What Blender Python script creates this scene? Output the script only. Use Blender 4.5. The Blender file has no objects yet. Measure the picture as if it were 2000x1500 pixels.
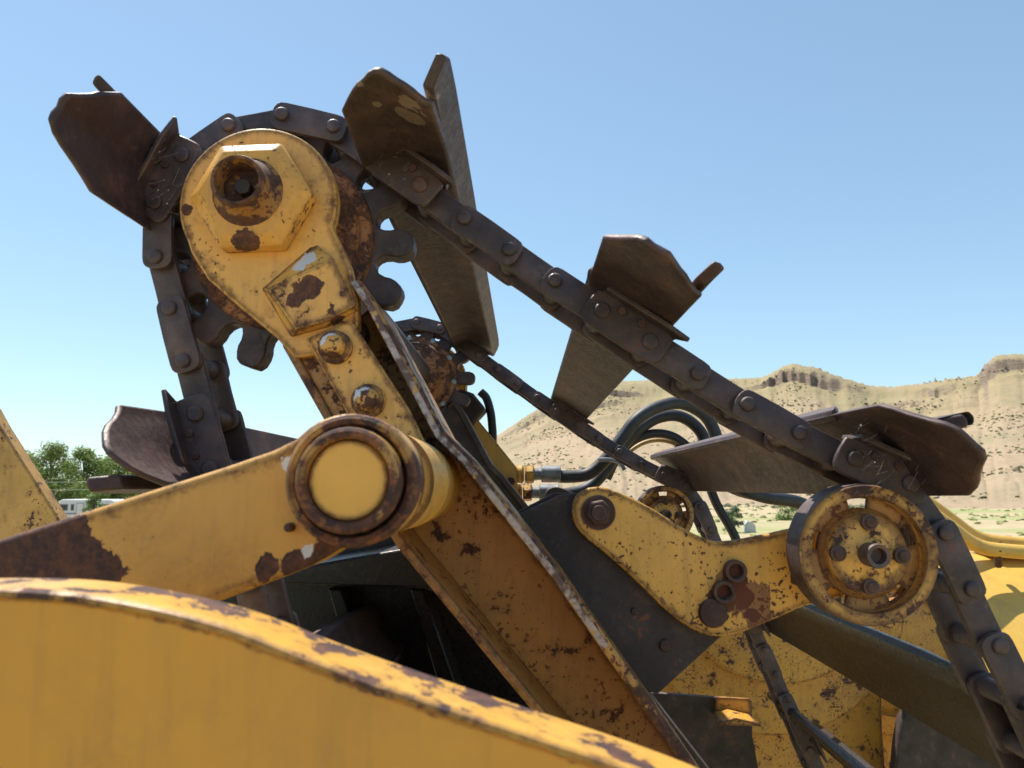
import bpy, bmesh, math, random
from mathutils import Vector, Matrix, noise
random.seed(7)
SC = bpy.context.scene
COL = SC.collection
rad = math.radians

# ------------------------------------------------------------------ camera
FPX = 1480.0
TH = math.atan(201 / FPX)
YAW = math.atan(23 * math.cos(TH) / FPX)
EYE = Vector((0, 0, 3.5))
cd = bpy.data.cameras.new('camera'); cam = bpy.data.objects.new('camera', cd); COL.objects.link(cam)
cam.location = EYE; cam.rotation_euler = (math.pi / 2 + TH, 0, YAW)
cd.sensor_width = 36; cd.lens = 36 * FPX / 2000; cd.clip_start = 0.02; cd.clip_end = 20000
cd.dof.use_dof = True; cd.dof.focus_distance = 1.9; cd.dof.aperture_fstop = 8.5
SC.camera = cam
# ------------------------------------------------------------------ sky, sun, exposure
SUN_EL, SUN_AZ = rad(65), rad(-48)          # azimuth measured from +Y towards +X
w = bpy.data.worlds.new('World'); SC.world = w; w.use_nodes = True
nt = w.node_tree; bg = nt.nodes['Background']
sky = nt.nodes.new('ShaderNodeTexSky'); sky.sky_type = 'NISHITA'; sky.sun_disc = False
sky.sun_elevation = SUN_EL; sky.sun_rotation = SUN_AZ
sky.altitude = 300; sky.air_density = 1.0; sky.dust_density = 0.3; sky.ozone_density = 1.0
tint = nt.nodes.new('ShaderNodeMix'); tint.data_type = 'RGBA'; tint.blend_type = 'MULTIPLY'; tint.inputs[0].default_value = 1
tint.inputs[7].default_value = (1.37, 1.63, 1.72, 1); gm = nt.nodes.new('ShaderNodeGamma'); gm.inputs[1].default_value = 0.68; nt.links.new(sky.outputs[0], gm.inputs[0]); nt.links.new(gm.outputs[0], tint.inputs[6])
nt.links.new(tint.outputs[2], bg.inputs[0]); bg.inputs[1].default_value = 0.093
sd = bpy.data.lights.new('sun', 'SUN'); sun = bpy.data.objects.new('sun', sd); COL.objects.link(sun)
sd.energy = 4.2; sd.angle = rad(0.53); sd.color = (1, 0.95, 0.87)
sdir = Vector((math.sin(SUN_AZ) * math.cos(SUN_EL), math.cos(SUN_AZ) * math.cos(SUN_EL), math.sin(SUN_EL)))
sun.rotation_euler = sdir.to_track_quat('Z', 'Y').to_euler(); sun.location = (0, 0, 60)
SC.view_settings.view_transform = 'Standard'; SC.view_settings.look = 'None'
SC.view_settings.exposure = 0.90; SC.view_settings.gamma = 1
SC.cycles.max_bounces = 6; SC.cycles.use_denoising = True

# ------------------------------------------------------------------ geometry helpers
RX = Vector((math.cos(YAW), math.sin(YAW), 0))
FW = Vector((-math.sin(YAW) * math.cos(TH), math.cos(YAW) * math.cos(TH), math.sin(TH)))
UP = RX.cross(FW)
def at(px, py, Y):                         # measured point -> place on the plane at that real distance
    d = FW + RX * ((px - 1000) / FPX) - UP * ((py - 750) / FPX)
    t = Y / d.y
    return Vector((d.x * t, Y, EYE.z + d.z * t))
def xz(px, py, Y):
    p = at(px, py, Y); return (p.x, p.z)
def XZ(pts, Y): return [xz(a, b, Y) for a, b in pts]

def thing(name, label, cat, loc=(0, 0, 0), group=None):
    o = bpy.data.objects.new(name, None); COL.objects.link(o); o.location = loc
    o.empty_display_size = 0.1
    o['label'] = label; o['category'] = cat
    if group: o['group'] = group
    return o
def base_of(o):
    v = Vector((0, 0, 0))
    while o: v += o.location; o = o.parent
    return v
def obj(name, bm, mat, parent=None, smooth=True, bevel=0, seg=2, ang=35):
    me = bpy.data.meshes.new(name)
    if parent is not None: bmesh.ops.translate(bm, verts=bm.verts, vec=-base_of(parent))
    bmesh.ops.recalc_face_normals(bm, faces=bm.faces)
    bm.to_mesh(me); bm.free()
    me.materials.append(mat)
    o = bpy.data.objects.new(name, me); COL.objects.link(o)
    if parent is not None: o.parent = parent
    if bevel:
        m = o.modifiers.new('bevel', 'BEVEL'); m.width = bevel; m.segments = seg; m.limit_method = 'ANGLE'
        m.angle_limit = rad(ang); m.harden_normals = False
    if smooth:
        me.polygons.foreach_set('use_smooth', [True] * len(me.polygons))
        me.set_sharp_from_angle(angle=rad(38))
    me.update()
    return o
def tag(o, label, cat, group=None, kind=None):
    o['label'] = label; o['category'] = cat
    if group: o['group'] = group
    if kind: o['kind'] = kind
    return o

def prism_bm(pts, y0, y1, bm=None, holes=()):
    bm = bm or bmesh.new()
    a = [bm.verts.new((x, y0, z)) for x, z in pts]
    b = [bm.verts.new((x, y1, z)) for x, z in pts]
    n = len(pts)
    for i in range(n):
        j = (i + 1) % n
        bm.faces.new((a[i], a[j], b[j], b[i]))
    bm.faces.new(a); bm.faces.new(b[::-1])
    return bm
def smooth_pts(pts, it=2, closed=True):
    for _ in range(it):
        out = []; n = len(pts)
        rng = range(n) if closed else range(n - 1)
        if not closed: out.append(pts[0])
        for i in rng:
            p, q = pts[i], pts[(i + 1) % n]
            out.append(tuple(0.75 * a + 0.25 * b for a, b in zip(p, q)))
            out.append(tuple(0.25 * a + 0.75 * b for a, b in zip(p, q)))
        if not closed: out.append(pts[-1])
        pts = out
    return pts
def catmull(pts, n=8):
    P = [Vector(p) for p in pts]; P = [2 * P[0] - P[1]] + P + [2 * P[-1] - P[-2]]; out = []
    for i in range(1, len(P) - 2):
        a, b, c, d = P[i - 1:i + 3]
        for q in range(n):
            t = q / n
            out.append(0.5 * ((2 * b) + (c - a) * t + (2 * a - 5 * b + 4 * c - d) * t * t + (3 * b - a - 3 * c + d) * t ** 3))
    return out + [P[-2]]
def lathe_bm(c, prof, seg=48, bm=None, closed=False):
    """revolve (r, y) profile round the Y-parallel axis through c=(x,z)"""
    bm = bm or bmesh.new(); rings = []
    for r, y in prof:
        if r < 1e-6: rings.append([bm.verts.new((c[0], y, c[1]))])
        else: rings.append([bm.verts.new((c[0] + r * math.cos(2 * math.pi * k / seg), y, c[1] + r * math.sin(2 * math.pi * k / seg))) for k in range(seg)])
    prs = list(zip(rings, rings[1:]))
    if closed: prs.append((rings[-1], rings[0]))
    for A, B in prs:
        for k in range(seg):
            j = (k + 1) % seg
            if len(A) == 1 and len(B) == 1: continue
            if len(A) == 1: bm.faces.new((A[0], B[j], B[k]))
            elif len(B) == 1: bm.faces.new((A[k], A[j], B[0]))
            else: bm.faces.new((A[k], A[j], B[j], B[k]))
    return bm
def tube_bm(pts, r, seg=12, bm=None, cap=True):
    bm = bm or bmesh.new(); pts = [Vector(p) for p in pts]; rings = []
    rr = r if isinstance(r, (list, tuple)) else [r] * len(pts)
    prev = None
    for i, p in enumerate(pts):
        t = (pts[min(i + 1, len(pts) - 1)] - pts[max(i - 1, 0)]).normalized()
        if prev is None:
            n = t.orthogonal().normalized()
        else:
            n = (prev - t * prev.dot(t)).normalized()
        prev = n; b = t.cross(n)
        rings.append([bm.verts.new(p + (n * math.cos(2 * math.pi * k / seg) + b * math.sin(2 * math.pi * k / seg)) * rr[i]) for k in range(seg)])
    for A, B in zip(rings, rings[1:]):
        for k in range(seg):
            j = (k + 1) % seg
            bm.faces.new((A[k], A[j], B[j], B[k]))
    if cap: bm.faces.new(rings[0][::-1]); bm.faces.new(rings[-1])
    return bm
def box_bm(x0, x1, y0, y1, z0, z1, bm=None):
    return prism_bm([(x0, z0), (x1, z0), (x1, z1), (x0, z1)], y0, y1, bm)
def hex_pts(c, r, rot=0, n=6):
    return [(c[0] + r * math.cos(rot + 2 * math.pi * k / n), c[1] + r * math.sin(rot + 2 * math.pi * k / n)) for k in range(n)]
def strip_pts(poly, t):
    """offset an open XZ polyline to a closed band of thickness t on its right side"""
    out = []
    n = len(poly)
    for i in range(n):
        p, q = poly[max(i - 1, 0)], poly[min(i + 1, n - 1)]
        dx, dz = q[0] - p[0], q[1] - p[1]; L = math.hypot(dx, dz)
        out.append((poly[i][0] + dz / L * t, poly[i][1] - dx / L * t))
    return list(poly) + out[::-1]

# ------------------------------------------------------------------ materials
class NT:
    def __init__(s, name):
        s.m = bpy.data.materials.new(name); s.m.use_nodes = True; s.t = s.m.node_tree
        s.b = s.t.nodes['Principled BSDF']
    def n(s, typ, **kw):
        x = s.t.nodes.new('ShaderNode' + typ)
        for k, v in kw.items():
            if k.startswith('i_'): x.inputs[k[2:].replace('_', ' ')].default_value = v
            else: setattr(x, k, v)
        return x
    def l(s, a, b): s.t.links.new(a, b)
    def setv(s, sock, v):
        if hasattr(v, 'is_output'): s.l(v, sock)
        else: sock.default_value = v
    def math(s, op, a, b=None, c=None, clamp=False):
        x = s.n('Math', operation=op); x.use_clamp = clamp
        for i, v in enumerate((a, b, c)):
            if v is not None: s.setv(x.inputs[i], v)
        return x.outputs[0]
    def ramp(s, v, lo, hi, a=0.0, b=1.0):
        x = s.n('MapRange'); x.clamp = True
        s.setv(x.inputs[0], v); x.inputs[1].default_value = lo; x.inputs[2].default_value = hi
        x.inputs[3].default_value = a; x.inputs[4].default_value = b
        return x.outputs[0]
    def mix(s, f, a, b):
        x = s.n('Mix', data_type='RGBA')
        s.setv(x.inputs[0], f)
        for k, v in ((6, a), (7, b)):
            if hasattr(v, 'is_output'): s.l(v, x.inputs[k])
            else: x.inputs[k].default_value = (*v, 1) if len(v) == 3 else v
        return x.outputs[2]
    def noise(s, vec, scale, detail=6, rough=0.6, dist=0.0):
        x = s.n('TexNoise'); s.l(vec, x.inputs['Vector'])
        x.inputs['Scale'].default_value = scale; x.inputs['Detail'].default_value = detail
        x.inputs['Roughness'].default_value = rough; x.inputs['Distortion'].default_value = dist
        return x.outputs[0]
    def pos(s, off=(0, 0, 0), sc=(1, 1, 1)):
        g = s.n('NewGeometry'); mp = s.n('Mapping'); s.l(g.outputs['Position'], mp.inputs[0])
        mp.inputs[1].default_value = off; mp.inputs[3].default_value = sc
        return mp.outputs[0]
    def bump(s, h, strength, dist):
        x = s.n('Bump'); s.l(h, x.inputs['Height']); x.inputs['Strength'].default_value = strength; x.inputs['Distance'].default_value = dist
        s.l(x.outputs[0], s.b.inputs['Normal']); return x

def edge_mask(k, r):
    bv = k.n('Bevel'); bv.samples = 6; bv.inputs[0].default_value = r
    g = k.n('NewGeometry'); d = k.n('VectorMath', operation='DOT_PRODUCT')
    k.l(bv.outputs[0], d.inputs[0]); k.l(g.outputs['Normal'], d.inputs[1])
    return k.math('SUBTRACT', 1.0, d.outputs['Value'])
def blob_mask(k, blobs, n):
    """irregular patches at given places: returns a 0..1 mask"""
    g = k.n('NewGeometry'); cur = None
    for p, r in blobs:
        d = k.n('VectorMath', operation='DISTANCE'); k.l(g.outputs['Position'], d.inputs[0]); d.inputs[1].default_value = p
        v = k.math('SUBTRACT', 1.0, k.math('DIVIDE', d.outputs['Value'], r))
        cur = v if cur is None else k.math('MAXIMUM', cur, v)
    v = k.math('ADD', cur, k.math('MULTIPLY', k.math('SUBTRACT', n, 0.5), 2.2))
    return k.ramp(v, 0.0, 0.05)

def paint(name, seed=0, base=(0.76, 0.425, 0.095), base2=(0.70, 0.41, 0.12), patch=0.64, spot=0.66, edge=0.006, blobs=(), whites=(), rough=0.42, scale=1.0, orange=0.5, streak=0.35, grime=0.6, runs=()):
    base = (base[0], base[1] * .95, base[2] * .82); base2 = (base2[0], base2[1] * .95, base2[2] * .85)
    k = NT(name); v = k.pos((seed * 3.17, seed * 1.3, seed * 2.1))
    n_lo = k.noise(v, 5 * scale, 4); n_mid = k.noise(v, 26 * scale, 8, 0.68); n_hi = k.noise(v, 130 * scale, 4, 0.6)
    n_vhi = k.noise(v, 420, 3, 0.6)
    # faded, chalky paint
    col = k.mix(k.ramp(n_lo, 0.38, 0.62), base, base2)
    col = k.mix(k.ramp(k.noise(v, 11 * scale, 8, 0.7), 0.5, 0.75, 0, 0.35), col, (base[0] * 1.12, base[1] * 1.15, base[2] * 1.5))
    vs = k.pos((seed, 0, 0), (55, 55, 5)); st = k.noise(vs, 1.0, 5, 0.6)
    col = k.mix(k.ramp(st, 0.5, 0.78, 0, streak), col, (0.20, 0.11, 0.05))
    gr = k.math('MULTIPLY', k.ramp(k.noise(v, 7 * scale, 7, 0.7, 0.4), 0.48, 0.72), k.ramp(n_hi, 0.3, 0.62, 0.35, 1.0))
    col = k.mix(k.math('MULTIPLY', gr, grime), col, (0.30, 0.155, 0.05))
    sc_ = k.n('Mapping'); sc_.inputs[2].default_value = (0.5, 0.9, 0.6); sc_.inputs[3].default_value = (260, 260, 7); k.l(v, sc_.inputs[0])
    scm = k.math('MULTIPLY', k.ramp(k.noise(sc_.outputs[0], 1.0, 3, 0.5), 0.68, 0.74, 0, 0.5), k.ramp(n_lo, 0.45, 0.6))
    col = k.mix(scm, col, (base[0] * 1.1, base[1] * 1.25, base[2] * 2.6))
    # rust: big flakes, pits, worn edges
    m1 = k.ramp(k.math('ADD', n_mid, k.math('MULTIPLY', k.math('SUBTRACT', n_lo, 0.5), 0.35)), patch, patch + 0.012)
    dens = k.math('MULTIPLY', k.math('SUBTRACT', k.noise(v, 9 * scale, 3), 0.5), 0.45)
    m2 = k.ramp(k.math('ADD', n_hi, dens), spot, spot + 0.02)
    e = edge_mask(k, edge * 2.6)
    m3 = k.ramp(k.math('ADD', k.math('MULTIPLY', e, 26.0), k.math('MULTIPLY', k.math('SUBTRACT', k.math('ADD', k.math('MULTIPLY', n_mid, 0.65), k.math('MULTIPLY', n_hi, 0.35)), 0.555), 15.0)), 0.1, 0.5)
    m3 = k.math('MULTIPLY', m3, k.ramp(e, 0.001, 0.007))
    m = k.math('MAXIMUM', k.math('MAXIMUM', m1, m2), m3)
    if blobs: m = k.math('MAXIMUM', m, blob_mask(k, blobs, k.noise(v, 30 * scale, 6, 0.65)))
    stain = k.ramp(k.math('ADD', n_mid, k.math('MULTIPLY', k.math('SUBTRACT', n_lo, 0.5), 0.35)), patch - 0.1, patch + 0.01, 0, 0.55)
    stain = k.math('MAXIMUM', stain, k.ramp(k.math('MULTIPLY', e, 2.0), 0.0, 0.3, 0, 0.3))
    stain = k.math('MULTIPLY', stain, k.ramp(n_vhi, 0.3, 0.6, 0.5, 1.0))
    col = k.mix(stain, col, (0.24, 0.105, 0.035))
    rust = k.mix(k.ramp(k.noise(v, 60, 6, 0.7), 0.42, 0.66), (0.042, 0.021, 0.020), (0.13, 0.05, 0.026))
    rust = k.mix(k.ramp(n_hi, 0.5, 0.7, 0, orange), rust, (0.25, 0.09, 0.035))
    col = k.mix(m, col, rust)
    if runs:
        vr = k.pos((0, 0, 0), (60, 60, 9)); col = k.mix(k.math('MULTIPLY', blob_mask(k, runs, k.noise(vr, 1.0, 4, .6)), .8), col, (0.13, 0.035, 0.018))
    if whites: col = k.mix(blob_mask(k, whites, n_hi), col, (0.62, 0.63, 0.66))
    k.l(col, k.b.inputs['Base Color'])
    k.l(k.mix(m, (rough,) * 3, (0.8,) * 3), k.b.inputs['Roughness'])
    h = k.math('ADD', k.math('MULTIPLY', m, -0.5), k.math('MULTIPLY', k.math('MULTIPLY', n_vhi, m), 0.9))
    h = k.math('ADD', h, k.math('MULTIPLY', n_mid, 0.35))
    k.bump(h, 0.55, 0.0018)
    return k.m

def steel(name, seed=0, dark=(0.036, 0.026, 0.026), light=(0.075, 0.052, 0.047), orange=0.25, rough=0.55, edge=0.005, yellow=0.0, dusty=0.25, pale=(), clean=False):
    k = NT(name); v = k.pos((seed * 2.7, seed * 1.9, seed * 0.7))
    n1 = k.noise(v, 16, 8, 0.66); n2 = k.noise(v, 95, 6, 0.65); n3 = k.noise(v, 380, 4, 0.6); n0 = k.noise(v, 4, 3)
    col = k.mix(k.ramp(n1, 0.35, 0.66), dark, light)
    col = k.mix(k.ramp(n2, 0.5, 0.72, 0, 0.5), col, (0.11, 0.068, 0.056))
    col = k.mix(k.ramp(k.math('ADD', n1, k.math('MULTIPLY', k.math('SUBTRACT', n2, 0.5), 0.5)), 0.60, 0.68, 0, orange), col, (0.20, 0.075, 0.034))
    scr = k.noise(k.pos((seed, 2 * seed, 0), (9, 5, 9)), 2.2, 6, 0.6)
    col = k.mix(k.ramp(k.math('ADD', scr, k.math('MULTIPLY', k.math('SUBTRACT', n0, 0.5), 0.6)), 0.60, 0.80, 0, 0.35), col, (0.17, 0.12, 0.10))
    if pale: col = k.mix(k.math('MULTIPLY', blob_mask(k, pale, k.noise(v, 22, 5, .6)), .7), col, (.36, .28, .22))
    col = k.mix(k.ramp(n0, 0.42, 0.62, 0.45, 0), col, (dark[0] * .55, dark[1] * .5, dark[2] * .5))
    if clean: col = k.mix(k.ramp(n1, 0.35, 0.66), dark, light)
    else: col = k.mix(k.ramp(k.noise(v, 42, 5, .7), .60, .72, 0, .55), col, (0.16, 0.115, 0.085))
    if yellow: col = k.mix(k.ramp(k.math('ADD', n1, k.math('MULTIPLY', k.math('SUBTRACT', n0, 0.5), 0.7)), 0.64 - 0.12 * yellow, 0.66 - 0.12 * yellow), col, (0.42, 0.22, 0.06))
    g = k.n('NewGeometry'); sp = k.n('SeparateXYZ'); k.l(g.outputs['Normal'], sp.inputs[0])
    e = edge_mask(k, edge)
    ew = k.ramp(k.math('ADD', k.math('MULTIPLY', e, 2.0), k.math('MULTIPLY', k.math('SUBTRACT', n1, 0.5), 0.6)), 0.1, 0.4, 0, 0.65)
    col = k.mix(ew, col, (0.17, 0.115, 0.10))
    dust = k.math('MULTIPLY', k.ramp(sp.outputs[2], 0.2, 0.9), k.ramp(n2, 0.35, 0.6, 0.2, dusty * 2))
    col = k.mix(dust, col, (0.24, 0.18, 0.15))
    k.l(col, k.b.inputs['Base Color'])
    k.l(k.ramp(n2, 0.3, 0.7, rough - 0.12, rough + 0.2), k.b.inputs['Roughness'])
    k.b.inputs['Metallic'].default_value = 0.25
    h = k.math('ADD', k.math('MULTIPLY', n2, 0.6), k.math('ADD', k.math('MULTIPLY', n3, 0.35), n1))
    k.bump(h, 0.45, 0.0016)
    return k.m

def plain(name, col, rough=0.5, metal=0.0, var=0.25, scale=40):
    k = NT(name); v = k.pos(); n = k.noise(v, scale, 5)
    k.l(k.mix(k.ramp(n, 0.3, 0.7), tuple(c * (1 - var) for c in col), tuple(min(1, c * (1 + var)) for c in col)), k.b.inputs['Base Color'])
    k.b.inputs['Roughness'].default_value = rough; k.b.inputs['Metallic'].default_value = metal
    k.bump(n, 0.2, 0.002)
    return k.m

def worn_mat():
    k = NT('worn_flange_edge'); v = k.pos(); n = k.noise(v, 22, 8, .7); n2 = k.noise(v, 120, 5, .65)
    col = k.mix(k.ramp(n2, .35, .7), (.36, .29, .28), (.48, .42, .41)); col = k.mix(k.ramp(n, .47, .55, 0, .95), col, (.10, .055, .05)); col = k.mix(k.ramp(k.noise(v, 35, 6, .7), .60, .63), col, (.50, .28, .08))
    k.l(col, k.b.inputs['Base Color']); k.b.inputs['Roughness'].default_value = .45; k.b.inputs['Metallic'].default_value = .3; k.bump(n2, .4, .001)
    return k.m
M = {}
M['steel'] = steel('rusty_chain_steel', 1, (0.046, 0.034, 0.039), (0.125, 0.086, 0.088), 0.45, 0.46)
M['flight'] = steel('rusty_flight_steel', 2, (0.042, 0.026, 0.029), (0.105, 0.060, 0.058), 0.5, 0.5, 0.006, dusty=0.12)
M['flight_pale'] = steel('scraped_flight_steel', 8, (0.046, 0.032, 0.033), (0.12, 0.078, 0.072), 0.5, 0.5, 0.006, dusty=0.12, pale=[(at(818, 185, .96), .028), (at(805, 225, 1.0), .022), (at(700, 165, .93), .008), (at(735, 205, .98), .009), (at(715, 120, .91), .012)])
M['flight_and_shade_black'] = steel('black_flight_and_shade_steel', 9, (0.005, 0.005, 0.006), (0.011, 0.010, 0.011), 0.02, 0.30, 0.0015, dusty=0.1, clean=True)  # black flights; also painted-in shade on the plates inside the bowl
M['black'] = steel('black_gusset_steel', 3, (0.030, 0.025, 0.028), (0.052, 0.040, 0.042), 0.8, 0.6)
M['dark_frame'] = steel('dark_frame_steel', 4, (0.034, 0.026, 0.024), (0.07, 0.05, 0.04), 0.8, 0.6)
M['hub'] = steel('rusty_hub', 5, (0.045, 0.024, 0.019), (0.15, 0.068, 0.038), 1.0, 0.75, yellow=0.12)
M['hub'] = paint('rusted_hub_paint', 33, base=(.42, .18, .05), base2=(.30, .12, .045), patch=.49, spot=.57, edge=.006, orange=.9, streak=.5)
M['rustbolt'] = steel('rust_bolt', 6, (0.05, 0.026, 0.024), (0.10, 0.05, 0.04), 0.4, 0.65)
M['bare'] = plain('worn_bare_steel', (0.34, 0.31, 0.31), 0.42, 0.7)
M['worn'] = worn_mat()
M['zinc'] = plain('zinc_rivet', (0.30, 0.34, 0.35), 0.5, 0.4)
M['grey'] = plain('grey_ferrule', (0.20, 0.21, 0.22), 0.5, 0.6, 0.4)
M['web'] = plain('cobweb_silk', (0.5, 0.48, 0.44), 0.8)

# ================================================================== SETTING: ground, hills, brush, trees
def mat_ground():
    k = NT('dry_grass_ground'); v = k.pos(); n1 = k.noise(v, 0.035, 6); n2 = k.noise(v, 0.6, 6, 0.7); n3 = k.noise(k.pos((5, 9, 0), (0.25, 1, 1)), 0.12, 5)
    col = k.mix(k.ramp(n2, 0.35, 0.65), (0.33, 0.245, 0.14), (0.42, 0.335, 0.205))
    col = k.mix(k.ramp(n3, 0.46, 0.60, 0, 0.85), col, (0.22, 0.26, 0.08))
    col = k.mix(k.ramp(n1, 0.56, 0.66, 0, 0.5), col, (0.47, 0.36, 0.24))
    k.l(col, k.b.inputs['Base Color']); k.b.inputs['Roughness'].default_value = 0.95; k.bump(n2, 0.6, 0.25)
    return k.m
def mat_hill():
    k = NT('dry_hillside'); v = k.pos(); n1 = k.noise(v, 0.03, 8, 0.62); n2 = k.noise(v, 0.45, 8, 0.72); n3 = k.noise(k.pos((0, 0, 7), (1, 1, 7)), 0.05, 6)
    col = k.mix(k.ramp(n2, 0.35, 0.68), (0.29, 0.205, 0.125), (0.40, 0.295, 0.185))
    g = k.n('NewGeometry'); sp = k.n('SeparateXYZ'); k.l(g.outputs['Position'], sp.inputs[0])
    hz = k.math('ADD', k.ramp(sp.outputs[2], 18, 48), k.math('MULTIPLY', k.math('SUBTRACT', n1, 0.5), 2.2))
    col = k.mix(k.ramp(hz, 0.35, 0.9, 0, 0.8), col, (0.265, 0.21, 0.105))
    col = k.mix(k.ramp(k.math('ADD', n2, k.math('MULTIPLY', n1, 0.6)), 0.80, 0.95, 0, 0.6), col, (0.20, 0.20, 0.10))
    sn = k.n('SeparateXYZ'); k.l(g.outputs['Normal'], sn.inputs[0])
    strata = k.noise(k.pos((0, 0, 3), (0.22, 0.22, 1.3)), 1.0, 7, 0.75)
    rock = k.mix(k.ramp(strata, 0.38, 0.62), (0.13, 0.095, 0.07), (0.27, 0.20, 0.14))
    rk = k.ramp(k.math('ADD', sn.outputs[2], k.math('MULTIPLY', k.math('SUBTRACT', n2, 0.5), 0.35)), 0.66, 0.82, 1, 0)
    col = k.mix(rk, col, rock)
    k.l(col, k.b.inputs['Base Color']); k.b.inputs['Roughness'].default_value = 0.95
    k.bump(k.math('ADD', n2, k.math('MULTIPLY', strata, 0.4)), 0.8, 0.8)
    return k.m
M['ground'] = mat_ground(); M['hill'] = mat_hill()
M['sage'] = plain('sagebrush', (0.15, 0.145, 0.075), 0.9, 0, 0.5, 0.1)
M['tuft'] = plain('grass_tuft', (0.26, 0.27, 0.10), 0.9, 0, 0.4, 0.3)

bm = bmesh.new(); NR = 96; rings = []
for r in (0.0, 6, 20, 60, 150, 400, 1200, 4000, 12000):
    if r == 0: rings.append([bm.verts.new((0, 3, 0))])
    else: rings.append([bm.verts.new((r * math.sin(2 * math.pi * k / NR), 3 + r * math.cos(2 * math.pi * k / NR), 0)) for k in range(NR)])
for A, B in zip(rings, rings[1:]):
    for k in range(NR):
        j = (k + 1) % NR
        if len(A) == 1: bm.faces.new((A[0], B[j], B[k]))
        else: bm.faces.new((A[k], A[j], B[j], B[k]))
o = obj('ground', bm, M['ground']); o['kind'] = 'structure'

SKY = [(880, 958), (930, 905), (970, 852), (1020, 818), (1075, 783), (1130, 762), (1190, 749), (1310, 743), (1430, 740), (1490, 737), (1512, 727), (1535, 715), (1552, 711), (1600, 722), (1642, 739), (1700, 755),
       (1745, 757), (1800, 753), (1870, 743), (1910, 736), (1930, 712), (1950, 695), (1985, 690), (2060, 688), (2140, 700), (2300, 720), (2600, 690), (3000, 700), (3600, 740)]
def sky_el(phi):
    px = 1023 + FPX * math.tan(phi)
    for (a, ya), (b, yb) in zip(SKY, SKY[1:]):
        if a <= px <= b:
            y = ya + (yb - ya) * (px - a) / (b - a); break
    else: y = SKY[0][1] if px < SKY[0][0] else SKY[-1][1]
    return (951 - y) / FPX * math.cos(phi)
def sst(x, a, b):
    x = max(0, min(1, (x - a) / (b - a))); return x * x * (3 - 2 * x)
R0, R1 = 150.0, 430.0
def knob(phi):
    px = 1023 + FPX * math.tan(phi); a = max(sst(px, 1500, 1525) - sst(px, 1630, 1660), sst(px, 1895, 1925))
    return max(a * .55, .28 * sst(noise.noise(Vector((phi * 17, 4, 4))), .05, .3))
def hill_z(phi, r):
    el = sky_el(phi)
    wob = 14 * noise.noise(Vector((phi * 9, 3.1, 0)))
    t = (r - R0 + wob) / (R1 - R0)
    top = max(0.0, 3.5 + R1 * el)
    x, y = r * math.sin(phi), r * math.cos(phi)
    if t <= 0: return -0.3
    if t < 1:
        h = 0.46 * t ** 1.2 + 0.38 * t ** 2.6 + (0.02 + 0.11 * knob(phi)) * sst(t + .02 * noise.noise(Vector((phi * 120, 7, 1))), 0.945, 0.972) + (.14 - 0.11 * knob(phi)) * sst(t, .75, 1)
        # ledges of rimrock that come and go along the slope
        for lv, amp, s in ((0.86, 0.075, 1.0), (0.78, 0.05, 5.0), (0.60, 0.026, 2.0), (0.42, 0.018, 3.0), (0.70, 0.03, 4.0)):
            lvv = lv + 0.03 * noise.noise(Vector((phi * 14, s * 7, 0)))
            pres = sst(noise.noise(Vector((phi * 11 + s * 5, s, 0.3))), -0.12, 0.22)
            a = amp * pres * (0.75 + 0.5 * noise.noise(Vector((phi * 160, s, 4))))
            h += a * (sst(h, lvv - 0.006, lvv + 0.006) - sst(h, lvv - 0.05, lvv + 0.10))
        z = top * h
        fade = sst(t, 0.0, 0.15) * (1 - 0.75 * sst(t, 0.9, 1.0))
        f = noise.fractal(Vector((x * 0.022, y * 0.022, 1.7)), 0.9, 2.0, 6)
        gul = abs(noise.noise(Vector((phi * 22 + 0.3 * noise.noise(Vector((x * .02, y * .02, 0))), r * 0.004, 8))))
        z += fade * min(1, top / 25) * (1.9 * f - 3.5 * max(0, .22 - gul) - 1.6 * max(0, .2 - abs(noise.noise(Vector((phi * 61, r * .006, 3))))))
        z += 0.25 * noise.noise(Vector((x * 0.35, y * 0.35, 2)))
        lim = 3.5 + r * el * (0.992 if t < .97 else 1.0)
        return min(z, lim) if t > .5 else z
    crag = 1.5 * noise.noise(Vector((phi * 260, 1, 5))) + 0.5 * noise.noise(Vector((phi * 620, 2, 5)))
    return top + (crag if top > 30 else 0.2) - (r - R1) * 0.05
bm = bmesh.new(); cols = []
NP = 640
rs = [R0 - 25 + 3.0 * i for i in range(8)] + [R0 + (R1 - R0) * (i / 170.0) for i in range(0, 176)] + [R1 + 25, R1 + 80, R1 + 250]
for i in range(NP):
    phi = rad(-7.5) + rad(66) * i / (NP - 1)
    cols.append([bm.verts.new((r * math.sin(phi), r * math.cos(phi), hill_z(phi, r))) for r in rs])
for A, B in zip(cols, cols[1:]):
    for j in range(len(rs) - 1): bm.faces.new((A[j], A[j + 1], B[j + 1], B[j]))
o = obj('hills', bm, M['hill']); o['kind'] = 'structure'
# a paler, farther rim that closes the horizon behind the left shoulder of the hill
bm = bmesh.new(); prev = None
for i in range(120):
    phi = rad(3.0) + rad(12) * i / 119
    px = 1023 + FPX * math.tan(phi); el = (951 - 746 + 2 * noise.noise(Vector((phi * 90, 0, 0)))) / FPX
    r = 1100
    row = [bm.verts.new((q * math.sin(phi), q * math.cos(phi), z)) for q, z in ((r - 300, -2), (r - 40, 3.5 + (r - 40) * el * 0.9), (r, 3.5 + r * el * sst(i, 0, 10)), (r + 300, 3.5 + r * el * .95))]
    if prev:
        for j in range(3): bm.faces.new((prev[j], prev[j + 1], row[j + 1], row[j]))
    prev = row
o = obj('far_hills', bm, M['hill']); o['kind'] = 'structure'

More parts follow.
